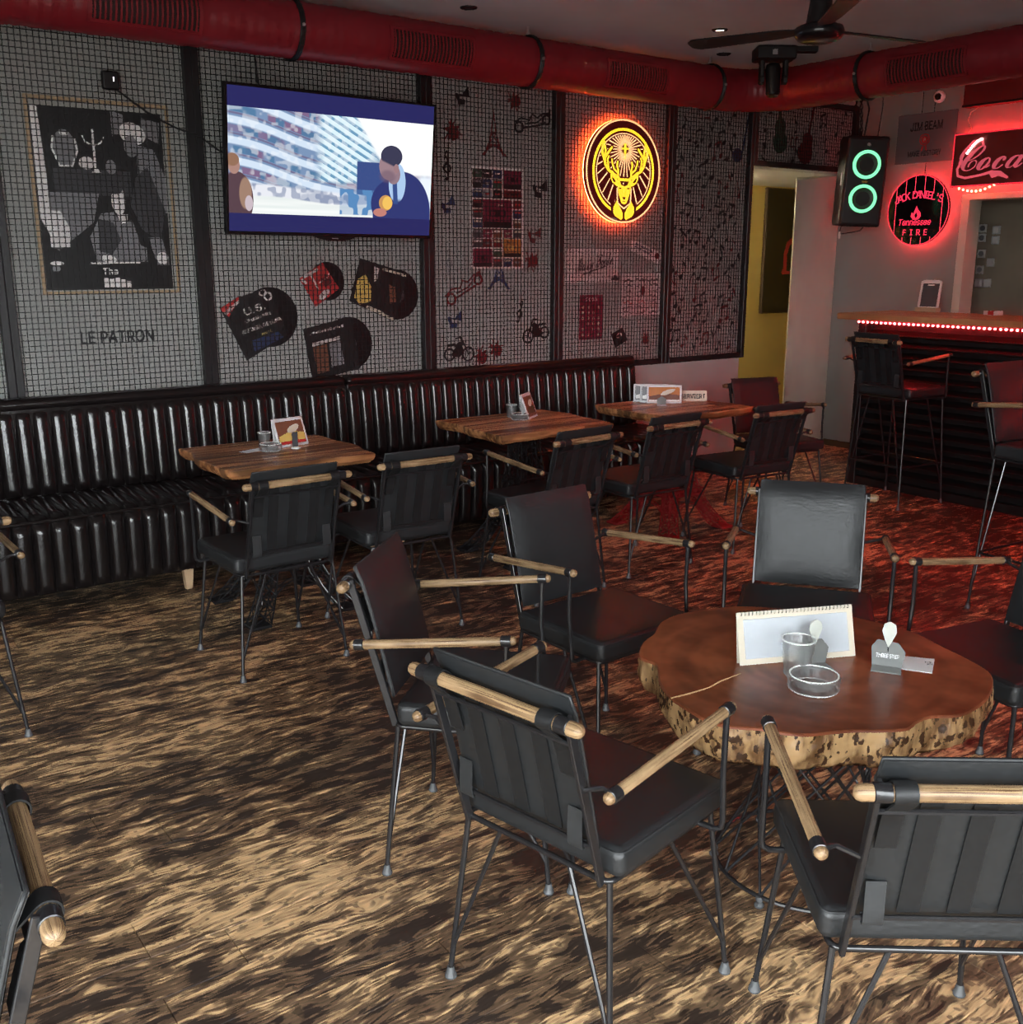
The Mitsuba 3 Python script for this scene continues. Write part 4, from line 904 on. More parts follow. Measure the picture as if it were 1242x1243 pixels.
# ------------------------------------------------------------------ cassette poster
def cassette_poster():
    t = thing('cassette_poster', 'white poster of many coloured cassettes, one large magenta, behind the mesh', 'poster')
    x0, x1, z0, z1 = 3.562, 3.954, 1.453, 2.046
    part(t, 'sheet', xf(cbx(x0, x1, z0, z1, 0, .003, .001), BW(YW)), 'm_white')
    cw, ch = (x1 - x0 - .02) / 5, (z1 - z0 - .02) / 10
    r = random.Random(5); cols = ['m_darkred', 'm_ink', 'm_darkgrey', 'm_navy', 'm_maroon', 'm_brown', 'm_grey', 'm_ink', 'm_ink', 'm_green']
    taken = {}
    big = [(3, 0, 2, 2, 'm_maroon'), (3, 2, 2, 1, 'm_darkred'), (1, 3, 3, 3, 'm_maroon'), (3, 7, 2, 2, 'm_orange'), (0, 9 - 1, 2, 2, 'm_maroon')]
    def cell(c, rr_, w, h, m_):
        a, b = x0 + .01 + c * cw + .004, z1 - .01 - (rr_ + h) * ch + .004
        W, H = w * cw - .008, h * ch - .008
        q = part(t, 'cassette', xf(bx(a, a + W, b, b + H, .003, .0038), BW(YW)), m_)
        lm = r.choice(['m_white', 'm_red', 'm_grey', 'm_cream']) if w == 1 else ('m_yellow' if m_ == 'm_orange' else 'm_ink')
        win = sbox(a + W * .22, b + H * .40, a + W * .78, b + H * .64)
        hub = unary_union([Point(a + W * .34, b + H * .52).buffer(H * .10), Point(a + W * .66, b + H * .52).buffer(H * .10)])
        if w == 1 and r.random() < .5: win = sbox(a + W * .1, b + H * .62, a + W * .9, b + H * .86)
        if w > 1:
            part(t, q.split('__', 1)[1] + '__window', xf(mv(ext(win.difference(hub), .0005), 0, 0, .0038), BW(YW)), lm)
            part(t, q.split('__', 1)[1] + '__foot', xf(bx(a + W * .02, a + W * .98, b, b + H * .22, .0038, .0043), BW(YW)), 'm_ink')
            if w == 3: part(t, q.split('__', 1)[1] + '__letters', xf(mv(text('TYPE I', .014, .0005, True), a + W * .45, b + H * .75, .0038), BW(YW)), 'm_cream')
        else: part(t, q.split('__', 1)[1] + '__window', xf(mv(ext(win, .0005), 0, 0, .0038), BW(YW)), lm)
        for i in range(w):
            for j in range(h): taken[c + i, rr_ + j] = 1
    for b in big: cell(*b)
    for rr_ in range(10):
        for c in range(5):
            if (c, rr_) not in taken: cell(c, rr_, 1, 1, r.choice(cols))
cassette_poster()

# ------------------------------------------------------------------ stickers on the wall behind the mesh
def sticker(name, label, cat_, poly, m_, x, z, s=1.0, a=0, group=None):
    k_ = thing(name, label, cat_, group)
    g = affinity.translate(affinity.rotate(affinity.scale(poly, s, s, origin=(0, 0)), a, origin=(0, 0)), x, z)
    solo(k_, wflat(g, 0, .0016), m_); return k_
# tower outline, 1 high
L_ = [(-.36, 0), (-.25, .10), (-.15, .28), (-.085, .48), (-.035, .80), (-.006, 1.0)]
out = Polygon(L_ + [(-a, b) for a, b in L_[::-1]])
holes = unary_union([Polygon([(-.25, -.01), (-.17, .12), (0, .21), (.17, .12), (.25, -.01)]), sbox(-.13, .255, .13, .275), Polygon([(-.10, .30), (.10, .30), (.06, .46), (-.06, .46)]), Polygon([(-.045, .52), (.045, .52), (.02, .76), (-.02, .76)])])
tower = unary_union([out.difference(holes), stroke([(-.10, .30), (.06, .46)], .022), stroke([(.10, .30), (-.06, .46)], .022), sbox(-.17, .225, .17, .245), sbox(-.09, .475, .09, .50)])
sticker('tower_sticker', 'dark red iron tower sticker above the cassette poster', 'sticker', tower, 'm_darkred', 3.735, 2.112, .262, 1)
sticker('tower_sticker', 'blue iron tower sticker half hidden below the cassette poster', 'sticker', tower, 'm_navy', 3.768, 1.332, .25, -1)
car = unary_union([ell(-.40, -.02, .13, .13).difference(ell(-.40, -.02, .085, .085)), ell(.40, .02, .12, .12).difference(ell(.40, .02, .075, .075)), stroke([(-.5, .10), (-.30, .16), (-.08, .08), (.02, .20), (.14, .10), (.34, .16), (.52, .15)], .035), stroke([(-.26, -.06), (.28, -.06)], .04), stroke([(-.56, -.10), (-.50, .0)], .03), stroke([(-.22, .02), (.1, .0), (.26, .06)], .03), stroke([(.50, .06), (.54, .22)], .03)])
sticker('racing_car_sticker', 'black racing car sticker top right of the tower sticker', 'sticker', car, 'm_ink', 4.025, 2.315, .27, 12)
sticker('racing_car_sticker', 'dark red racing car sticker lower left of the cassette poster', 'sticker', car, 'm_darkred', 3.515, 1.335, .28, 27)
moto = unary_union([ell(-.36, -.16, .21, .21).difference(ell(-.36, -.16, .155, .155)), ell(.36, -.12, .24, .24).difference(ell(.36, -.12, .185, .185)), Polygon([(-.30, -.16), (-.12, .10), (.08, .14), (.20, -.02), (.05, -.22), (-.20, -.24)]), stroke([(.36, -.12), (.16, .22), (.02, .40)], .05), stroke([(.02, .40), (-.14, .36)], .05), stroke([(-.44, .12), (-.2, .16), (-.05, .08)], .08), ell(.02, .18, .14, .08, 20), stroke([(-.36, -.16), (-.05, -.14)], .05), stroke([(.36, -.12), (.52, -.02)], .02), stroke([(.36, -.12), (.27, -.28)], .02)])
sticker('motorbike_sticker', 'black motorbike sticker at the lower left under the cassette poster', 'sticker', moto, 'm_ink', 3.47, .975, .19, -4)
sticker('motorbike_sticker', 'black motorbike sticker at the lower right, front wheel raised', 'sticker', affinity.scale(moto, -1, 1, origin=(0, 0)), 'm_ink', 4.055, 1.07, .185, 12)
clef = unary_union([ell(0, -.10, .17, .17).difference(ell(.0, -.10, .10, .10)), stroke([(.0, -.44), (.05, .20), (.10, .44), (.03, .50), (-.04, .36), (.06, .16), (-.10, .02), (-.17, -.10)], .06), ell(-.06, -.46, .07, .06)])
sticker('clef_sticker', 'black treble clef sticker left of the low right motorbike', 'sticker', clef, 'm_ink', 3.93, 1.19, .135, -8)
sticker('clef_sticker', 'thin black treble clef sticker at the far left beside the television edge', 'sticker', clef, 'm_ink', 3.40, 2.04, .16, 6)
sticker('clef_sticker', 'grey treble clef sticker low on the left, above the motorbike', 'sticker', clef, 'm_grey', 3.405, 1.50, .13, 8)
gram = unary_union([Polygon([(-.36, -.02), (-.02, .02), (.30, .40), (.40, -.10), (.02, -.06)]), ell(-.30, -.12, .10, .18, 30), sbox(-.28, -.46, .12, -.22), stroke([(-.34, -.04), (-.22, -.26)], .07)])
for x, z, m_, a, s, lab in [(3.515, 2.435, 'm_ink', 0, .10, 'black gramophone sticker at the top left over the tower'), (4.085, 1.945, 'm_ink', -10, .115, 'black gramophone sticker at the right of the cassette poster'), (4.045, 1.665, 'm_darkred', -12, .10, 'dark red gramophone sticker lower right of the cassette poster'),
    (3.405, 1.83, 'm_navy', 4, .10, 'blue gramophone sticker at the left of the cassette poster'), (3.445, 1.165, 'm_navy', -6, .105, 'blue gramophone sticker above the low left motorbike')]:
    sticker('gramophone_sticker', lab, 'sticker', gram, m_, x, z, s * 1.2, a)
star = Polygon([(math.cos(PI / 2 + k * PI / 5) * (1 if k % 2 == 0 else .42), math.sin(PI / 2 + k * PI / 5) * (1 if k % 2 == 0 else .42)) for k in range(10)])
splash = unary_union([star, ell(.2, -.5, .5, .3, 30), stroke([(-.9, -.6), (.6, .9)], .12), stroke([(.9, -.5), (-.3, .8)], .12)])
for x, z, s, a, lab in [(3.885, 2.43, .055, 80, 'red splash sticker at the top right above the tower'), (3.63, .93, .06, 20, 'dark red splash sticker right of the low left motorbike'), (3.74, .965, .06, 50, 'faint red splash sticker low in the middle'), (3.44, 2.235, .065, 10, 'dark red splash sticker at the upper left beside the tower'), (5.015, .978, .045, 0, 'small red star sticker low on the right under the handwritten sheet'), (4.02, 1.50, .06, 70, 'dark red splash sticker right under the cassette poster corner')]:
    sticker('splash_sticker', lab, 'sticker', splash, 'm_darkred', x, z, s, a)
# music notes
n1 = unary_union([ell(-.14, -.42, .17, .125, 20), stroke([(.01, -.40), (.01, .50)], .055), Polygon([(.02, .50), (.02, .28), (.20, .14), (.26, -.02), (.32, .16), (.20, .32)])])
n2 = unary_union([ell(-.40, -.42, .17, .13, 20), ell(.22, -.34, .17, .13, 20), stroke([(-.25, -.40), (-.25, .42)], .06), stroke([(.37, -.32), (.37, .50)], .06), Polygon([(-.28, .44), (.40, .54), (.40, .38), (-.28, .28)])])
n3 = unary_union([ell(-.08, -.42, .16, .12, 20), stroke([(.06, -.40), (.06, .55)], .052)])
rs = random.Random(21); spots = []
tries = 0
while len(spots) < 100 and tries < 9000:
    tries += 1
    if rs.random() < .74: x, z = 5.24 + rs.random() * .66, .88 + rs.random() * 1.62
    else: x, z = 5.96 + rs.random() * 1.12, 2.235 + rs.random() * .34
    if abs(x - 6.31) < .11 or abs(x - 6.63) < .12 or (abs(x - 5.91) < .10 and 2.2 < z < 2.6): continue
    if all(math.hypot(x - a, z - b) > .086 for a, b in spots): spots.append((x, z))
for i, (x, z) in enumerate(spots):
    red = rs.random() < .2; up = rs.random()
    col = 'dark red' if red else 'black'
    where = ('above the doorway, ' + ('left half' if x < 6.5 else 'right half')) if x > 5.95 else (('top' if z > 2.1 else 'upper middle' if z > 1.7 else 'lower middle' if z > 1.28 else 'bottom') + ' of the note panel, ' + ('left side' if x < 5.57 else 'doorway side'))
    sticker('note_sticker', f'small {col} music note sticker, {where}', 'sticker',
            rs.choice([n1, n1, n2, n3, n3]), 'm_darkred' if red else 'm_ink', x, z, .078 + .045 * rs.random(), rs.uniform(-28, 24) + (180 if up < .25 else 0), f'{col} music notes, {where}')
viol = unary_union([ell(0, -.22, .26, .25), ell(0, .14, .20, .19), sbox(-.13, -.1, .13, .1), sbox(-.045, .2, .045, .66), ell(0, .70, .08, .09)])
guit = unary_union([ell(0, -.24, .27, .26), ell(0, .06, .20, .17), sbox(-.035, .1, .035, .86), sbox(-.06, .82, .06, 1.0)])
sticker('violin_sticker', 'dark green violin sticker above the doorway', 'sticker', viol, 'm_green', 6.305, 2.415, .30, 4)
sticker('guitar_sticker', 'dark red guitar sticker above the doorway', 'sticker', guit, 'm_darkred', 6.615, 2.365, .31, -12)
sticker('note_sticker', 'large navy single note sticker at the upper left of the doorway', 'sticker', unary_union([ell(-.10, -.40, .15, .14, 20), stroke([(.03, -.40), (.24, .62)], .045)]), 'm_navy', 5.89, 2.37, .34, 0)

# ------------------------------------------------------------------ small plates under the stag sign
t = thing('signature_plate', 'white rectangular plate with a black handwritten name, behind the mesh under the stag sign', 'sign')
part(t, 'plate', xf(cbx(4.292, 4.752, 1.365, 1.578, 0, .004, .001), BW(YW)), 'm_white')
sg = script('Mary Toole', .085, .001, .33, .45); part(t, 'lettering', xf(mv(xf(sg, rot(9)), 4.375, 1.428, .004), BW(YW)), 'm_ink')
part(t, 'lettering_underline', xf(mv(ext(unary_union([stroke([(0, 0), (.19, .052)], .008), stroke([(.25, -.03), (.31, -.03)], .016), ell(.28, -.018, .016, .012)]), .001), 4.44, 1.415, .004), BW(YW)), 'm_ink')
t = thing('hanging_plaque', 'tilted white plaque hanging from a cord, behind the mesh right under the stag sign', 'sign')
part(t, 'board', wflat(Polygon([(4.868, 1.645), (5.125, 1.556), (5.138, 1.53), (5.112, 1.482), (5.09, 1.487), (4.85, 1.572), (4.847, 1.60)]), 0, .005), 'm_white')
part(t, 'lettering', cat([on(bx(i * .017, i * .017 + .011, r_ * .02, r_ * .02 + .009, 0, .001), 4.885, 1.592, -19, .0065) for i in range(10) for r_ in (0, 1)]), 'm_navy')
part(t, 'seal', wflat(Point(5.095, 1.535).buffer(.021), .005, .0012), 'm_darkred')
part(t, 'cord', tube([(4.885, YW - .005, 1.636), (4.984, YW - .004, 1.728), (5.10, YW - .005, 1.565)], .0022, 5), 'm_cream')
t = thing('handwritten_sheet', 'white sheet of black and red handwriting, lower right of the stag sign', 'sheet')
part(t, 'sheet', xf(bx(4.783, 5.153, 1.132, 1.418, 0, .002), BW(YW)), 'm_white')
rl = random.Random(4); ms, mr = [], []
for j in range(7):
    z = 1.375 - j * .036
    for i in range(3):
        xx = 4.80 + i * .115; n = 7
        pts = [(xx + q * .014 + rl.uniform(-.003, .003), z + rl.uniform(-.011, .011)) for q in range(n)]
        (mr if j == 4 and i < 2 else ms).append(ext(stroke(pts, .0045 if j else .008), .0008))
part(t, 'handwriting', xf(mv(cat(ms), 0, 0, .002), BW(YW)), 'm_ink'); part(t, 'handwriting', xf(mv(cat(mr), 0, 0, .002), BW(YW)), 'm_red')
part(t, 'seal', wflat(ell(4.975, 1.305, .022, .028), .002, .0012), 'm_darkred')
t = thing('dark_red_calendar', 'small dark red wall calendar with white dots, behind the mesh at the lower left', 'calendar')
part(t, 'sheet', xf(bx(4.417, 4.615, .994, 1.284, 0, .002), BW(YW)), 'm_maroon')
part(t, 'lettering', xf(mv(text('2012', .02, .0008, True, width=.10), 4.465, 1.245, .002), BW(YW)), 'm_white')
part(t, 'dots', xf(mv(cat(ext(Point(4.445 + i * .046, 1.205 - j * .036).buffer(.010), .0008) for i in range(4) for j in range(6) if (i * 3 + j * 2) % 5 != 1), 0, 0, .002), BW(YW)), 'm_cream', kind='stuff')
t = thing('small_black_card', 'small black tilted card low on the wall between calendar and red star', 'card')
part(t, 'card', wflat(Polygon([(4.700, 1.020), (4.800, 1.062), (4.848, .976), (4.738, .926)]), 0, .002), 'm_ink')
part(t, 'print', wflat(ell(4.768, 1.01, .026, .016, 25).difference(ell(4.768, 1.01, .017, .009, 25)), .002, .001), 'm_white')

# ================================================================== LIT SIGNS
def stag_sign():
    t = thing('stag_sign', 'round lit sign with yellow stag head, cross and rays, glowing red around its rim', 'lit sign')
    cx, cz, R_ = 4.708, 2.063, .321; M = BW(5.248); M[0, 3], M[2, 3] = cx, cz
    def px(X, Y): return ((X - 447) / 372 * R_, (620 - Y) / 547 * R_)
    def pts(l): return [px(*q) for q in l]
    part(t, 'disc', xf(ext(Point(0, 0).buffer(R_, quad_segs=32), .024), M), 'm_darkred')
    part(t, 'spacer', xf(cat(mv(lathe([(0, -.012), (.008, -.012), (.008, 0), (0, 0)], 8), .18 * a, .18 * b, 0) for a in (-1, 1) for b in (-1, 1)), M), 'm_black')
    halo = cat(tube([(r_ * math.cos(a), r_ * math.sin(a), -.004) for a in np.linspace(0, 2 * PI, 64, endpoint=False)], .006, 6, True) for r_ in (R_ - .006,))
    part(t, 'glow_tube', xf(halo, M), 'm_red', True, emit=(95, 4.6, .8))
    def ring(a, b): return Point(0, 0).buffer(R_ * b, quad_segs=32).difference(Point(0, 0).buffer(R_ * a, quad_segs=32))
    def P_(l): return Polygon(pts(l)).buffer(0)
    def S(l, w): return stroke(pts(l), w * R_ / 372)
    def mir(g): return unary_union([g, affinity.scale(g, -1, 1, origin=(px(455, 0)[0], 0))])
    chest = P_([(388, 920), (350, 1000), (352, 1060), (370, 1095), (430, 1135), (446, 1110), (444, 1060), (420, 1005), (396, 960)])
    chest = mir(chest)
    gap = P_([(320, 960), (590, 960), (570, 1090), (330, 1090)])
    head = unary_union([P_([(398, 690), (512, 690), (530, 730), (522, 770), (512, 850), (494, 910), (480, 955), (455, 968), (430, 955), (416, 910), (398, 850), (388, 770), (380, 730)])])
    head = head.difference(P_([(408, 722), (502, 722), (486, 762), (455, 776), (424, 762)])).difference(mir(P_([(398, 786), (428, 794), (424, 806), (400, 800)]))).difference(P_([(438, 888), (472, 888), (465, 915), (445, 915)])).difference(P_([(436, 930), (474, 930), (470, 936), (440, 936)]))
    ears = mir(unary_union([P_([(386, 716), (352, 672), (314, 652), (318, 700), (336, 742), (384, 780)]).difference(P_([(372, 730), (345, 692), (328, 676), (336, 716), (352, 738)]))]))
    antl = mir(unary_union([S([(396, 690), (350, 656), (292, 610), (264, 560), (248, 490), (228, 430), (232, 380), (250, 330)], 22), S([(262, 540), (258, 470), (262, 410), (250, 350)], 18), S([(262, 480), (290, 430), (322, 378)], 18), S([(300, 620), (330, 630), (384, 690)], 18), S([(388, 680), (392, 620), (378, 560), (384, 520)], 16), S([(390, 640), (350, 600), (330, 540), (326, 500)], 14), S([(300, 612), (290, 560), (284, 500), (296, 470)], 14)]))
    cross = unary_union([P_([(444, 325), (466, 325), (464, 490), (446, 490)]), P_([(418, 370), (492, 370), (492, 390), (418, 390)])])
    body = unary_union([chest, head, ears, antl])
    yring = ring(.775, .830).difference(gap)
    yellow = unary_union([yring, body, cross])
    part(t, 'stag', xf(mv(ext(body, .003), 0, 0, .0245), M), 'm_yellow', emit=(1.15 * G, .72 * G, .02 * G))
    part(t, 'cross', xf(mv(ext(cross, .003), 0, 0, .0245), M), 'm_yellow', emit=(1.2 * G, .8 * G, .03 * G))
    part(t, 'ring', xf(mv(ext(yring, .003), 0, 0, .0245), M), 'm_yellow', emit=(1.15 * G, .72 * G, .02 * G))
    rays = []
    c0 = np.array(px(455, 385))
    for i in range(34):
        a = 2 * PI * i / 34 + .05; d = np.array([math.cos(a), math.sin(a)])
        # to the inner ring
        b_ = c0 @ d; tt = -b_ + math.sqrt(b_ * b_ - c0 @ c0 + (.70 * R_) ** 2)
        down = d[1] < -.55
        r0 = .030 if i % 2 else .040
        rays.append(LineString([c0 + d * r0, c0 + d * tt]).buffer(.0042 if i % 2 else .0032, cap_style=2))
    rays = unary_union(rays).intersection(Point(0, 0).buffer(R_ * .70)).difference(body.buffer(.009)).difference(P_([(380, 780), (530, 780), (560, 1100), (350, 1100)]))
    thin = unary_union([ring(.965, 1.0), ring(.715, .735).difference(gap), rays, mir(S([(384, 800), (390, 950), (455, 1012)], 10))])
    part(t, 'line_work', xf(mv(ext(thin, .003), 0, 0, .0245), M), 'm_cream', emit=(1.1 * G, .55 * G, .22 * G))
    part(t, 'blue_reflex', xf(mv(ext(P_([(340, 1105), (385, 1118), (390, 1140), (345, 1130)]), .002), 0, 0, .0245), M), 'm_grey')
stag_sign()

def rsign(mesh, yc, zc, x, a=0):
    return xf(mesh, RW(x) @ TR(-yc, zc) @ rot(a))
def tin_sign():
    t = thing('tin_sign', 'dull grey rectangular sign lettered JIM BEAM, hanging on cords above the round red sign', 'sign')
    y0, y1, z0, z1, x = 4.424, 4.903, 2.206, 2.553, 7.165
    w, h = y1 - y0, z1 - z0; yc, zc = (y0 + y1) / 2, (z0 + z1) / 2
    part(t, 'plate', rsign(cbx(-w / 2, w / 2, -h / 2, h / 2, 0, .006, .002), yc, zc, x), 'm_signgrey')
    part(t, 'lettering', rsign(cat([mv(text('JIM BEAM', .058, .001, True, centre=True, width=.26), 0, .055, .006), mv(text('MAKE HISTORY', .036, .001, True, centre=True, width=.27), 0, -.125, .006)]), yc, zc, x), 'm_ink')
    part(t, 'seal', rsign(mv(ext(unary_union([Point(0, 0).buffer(.042).difference(Point(0, 0).buffer(.033)), star_s(.030), stroke([(-.012, -.05), (-.02, -.075)], .01), stroke([(.012, -.05), (.02, -.075)], .01)]), .001), -.005, -.012, .006), yc, zc, x), 'm_red')
    part(t, 'seal_letter', rsign(mv(text('B', .02, .001, True, centre=True), -.005, -.022, .0072), yc, zc, x), 'm_cream')
    part(t, 'cord', cat([tube([(x - .003, yc + s * .05, z1), (x, yc + s * .05, 2.72)], .0022, 5) for s in (-1, 1)] + [tube([(x - .002, yc - .02, z0), (x - .004, yc - .02, z0 - .1)], .002, 5)]), 'm_black')
def star_s(r): return Polygon([(r * math.cos(PI / 2 + k * PI / 12) * (1 if k % 2 == 0 else .8), r * math.sin(PI / 2 + k * PI / 12) * (1 if k % 2 == 0 else .8)) for k in range(24)])
tin_sign()
def round_neon():
    t = thing('round_neon_sign', 'round black sign lettered JACK DANIEL\'S Tennessee FIRE in glowing red with a flame', 'lit sign')
    yc, zc, x, R_ = 4.648, 1.866, 7.135, .252
    part(t, 'disc', rsign(ext(Point(0, 0).buffer(R_, quad_segs=32), .018), yc, zc, x), 'm_blackgloss')
    part(t, 'glow_tube', rsign(mv(tube([((R_ - .012) * math.cos(a), (R_ - .012) * math.sin(a), -.006) for a in np.linspace(0, 2 * PI, 56, endpoint=False)], .005, 6, True), 0, 0, 0), yc, zc, x), 'm_red', True, emit=(15, .4, .5))
    rim = Point(0, 0).buffer(R_, quad_segs=32).difference(Point(0, 0).buffer(R_ - .006, quad_segs=32))
    bars = unary_union([LineString([(u, -.3), (u, .3)]).buffer(.0028) for u in (-.185, -.11, -.035, .045, .12, .195)]).intersection(Point(0, 0).buffer(R_))
    txt = []
    s = "JACK DANIEL'S"; n = len(s)
    letters = []
    for i, ch in enumerate(s):
        if ch == ' ': continue
        u = (i - (n - 1) / 2) / ((n - 1) / 2); a = -u * 24
        m = text(ch, .052, .002, True, centre=True)
        letters.append(xf(m, TR(u * .175, .035 + .052 * math.cos(u * 1.2)) @ rot(a * .6)))
    letters.append(mv(xf(text('Tennessee', .045, .002, True, centre=True, width=.27, shear=.18), np.eye(4)), -.015, -.105))
    for i, ch in enumerate('FIRE'): letters.append(mv(text(ch, .042, .002, True, centre=True), -.095 + i * .058, -.178))
    lett = mv(cat(letters), 0, 0, .018)
    flame = Polygon([(0, .045), (.018, .015), (.038, -.005), (.042, -.030), (.022, -.055), (-.022, -.055), (-.044, -.030), (-.036, .0), (-.022, -.012), (-.012, .018)])
    part(t, 'line_work', rsign(mv(ext(unary_union([rim, bars.difference(sbox(-.18, -.19, .19, .115))]), .002), 0, 0, .018), yc, zc, x), 'm_red', emit=(1.1 * G, .05 * G, .10 * G))
    part(t, 'lettering', rsign(lett, yc, zc, x), 'm_red', emit=(1.1 * G, .035 * G, .10 * G))
    part(t, 'flame', rsign(mv(ext(flame.difference(Polygon([(0, 0), (.012, -.025), (.0, -.045), (-.012, -.025)])), .002), -.01, -.012, .018), yc, zc, x), 'm_red', emit=(1.1 * G, .035 * G, .09 * G))
    part(t, 'stand_off', rsign(cat(mv(lathe([(0, -.045), (.008, -.045), (.008, 0), (0, 0)], 8), .13 * a, .13 * b, 0) for a in (-1, 1) for b in (-1, 1)), yc, zc, x), 'm_black')
round_neon()
def cola_sign():
    t = thing('script_sign', 'wide dark red sign with pink Coca-Cola script, glowing red, at the right edge', 'lit sign')
    x, yl, yr, z0, z1 = 7.12, 4.386, 3.20, 2.014, 2.371; w, h = yl - yr, z1 - z0; yc, zc = (yl + yr) / 2, (z0 + z1) / 2
    part(t, 'box', rsign(cbx(-w / 2, w / 2, -h / 2, h / 2, 0, .035, .004), yc, zc, x), 'm_darkred')
    fr = sbox(-w / 2, -h / 2, w / 2, h / 2).difference(sbox(-w / 2 + .008, -h / 2 + .008, w / 2 - .008, h / 2 - .008))
    part(t, 'edge_line', rsign(mv(ext(fr, .002), 0, 0, .035), yc, zc, x), 'm_red', emit=(.9 * G, .03 * G, .06 * G))
    gl = cat([tube([(-w / 2 + .02, -h / 2 + .015, -.012), (w / 2 - .02, -h / 2 + .015, -.012)], .007, 6), tube([(-w / 2 + .02, h / 2 - .015, -.012), (w / 2 - .02, h / 2 - .015, -.012)], .007, 6), tube([(-w / 2 + .012, -h / 2 + .03, -.012), (-w / 2 + .012, h / 2 - .03, -.012)], .007, 6)])
    part(t, 'glow_tube', rsign(gl, yc, zc, x), 'm_red', True, emit=(18, .45, .5))
    part(t, 'stand_off', rsign(cat(mv(lathe([(0, -.06), (.010, -.06), (.010, 0), (0, 0)], 8), .4 * a, .10 * b, 0) for a in (-1, 1) for b in (-1, 1)), yc, zc, x), 'm_black')
    sc = script('Coca-Cola', .17, .003, 1.08, .20)
    part(t, 'script', rsign(mv(sc, -w / 2 + .055, -.075, .036), yc, zc, x), 'm_red', emit=(.42 * G, .07 * G, .10 * G))
    u0 = -w / 2
    sw = unary_union([stroke([(u0 + .075, -.005), (u0 + .045, -.06), (u0 + .055, -.105), (u0 + .11, -.122), (u0 + .20, -.112), (u0 + .29, -.098), (u0 + .36, -.115), (u0 + .42, -.135)], .016), Polygon([(u0 + .24, -.098), (u0 + .30, -.082), (u0 + .37, -.09), (u0 + .43, -.132), (u0 + .37, -.118), (u0 + .31, -.135), (u0 + .29, -.105)]), stroke([(u0 + .06, -.02), (u0 + .09, .06), (u0 + .15, .12), (u0 + .215, .125), (u0 + .225, .09)], .018)])
    part(t, 'swash', rsign(mv(ext(sw, .003), 0, 0, .036), yc, zc, x), 'm_red', emit=(.55 * G, .08 * G, .11 * G))
    bl = [(u0 + .115 + .10 * q, .045 + .085 * math.sin(q * 1.45)) for q in np.linspace(0, 1, 9)]
    part(t, 'bulbs', rsign(cat(mv(trimesh.creation.icosphere(1, .010), a, b, .046) for a, b in bl), yc, zc, x), 'm_white', True, emit=(2.4, 1.5, 1.3), kind='stuff')
    b2 = [(u0 + .07 + .26 * q, -h / 2 - .012 - .03 * math.sin(q * PI) + .012 * q) for q in np.linspace(0, 1, 9)]
    part(t, 'bulbs', rsign(cat(mv(trimesh.creation.icosphere(1, .009), a, b, .030) for a, b in b2), yc, zc, x), 'm_white', True, emit=(2.4, 1.0, .4), kind='stuff')
    c = thing('sign_cable', 'thin pale cable looping from the red script sign up to the dark panel', 'cable')
    solo(c, tube([(7.15, 4.33, 2.372), (7.165, 4.31, 2.41), (7.168, 4.345, 2.47), (7.168, 4.33, 2.52), (7.166, 4.25, 2.56)], .0035, 6), 'm_cream', True)
cola_sign()
t = thing('valance_panel', 'dark red-brown panel high on the right wall above the red script sign', 'panel')
part(t, 'board', cbx(7.10, 7.178, 1.6, 4.356, 2.548, 2.755, .004), 'm_darkred')
part(t, 'trim', cbx(7.094, 7.102, 1.6, 4.36, 2.548, 2.562, .002), 'm_black')
t = thing('dome_camera', 'small round camera high on the right wall above the grey sign', 'camera')
part(t, 'base', along(lathe([(0, 0), (.042, 0), (.042, .022), (.034, .03), (0, .03)], 20), (7.178, 4.585, 2.652), (7.0, 4.585, 2.652)), 'm_white', 30)
part(t, 'lens', along(lathe([(0, 0), (.024, 0), (.020, .014), (0, .020)], 16), (7.149, 4.585, 2.652), (7.0, 4.585, 2.65)), 'm_blackgloss', 40)

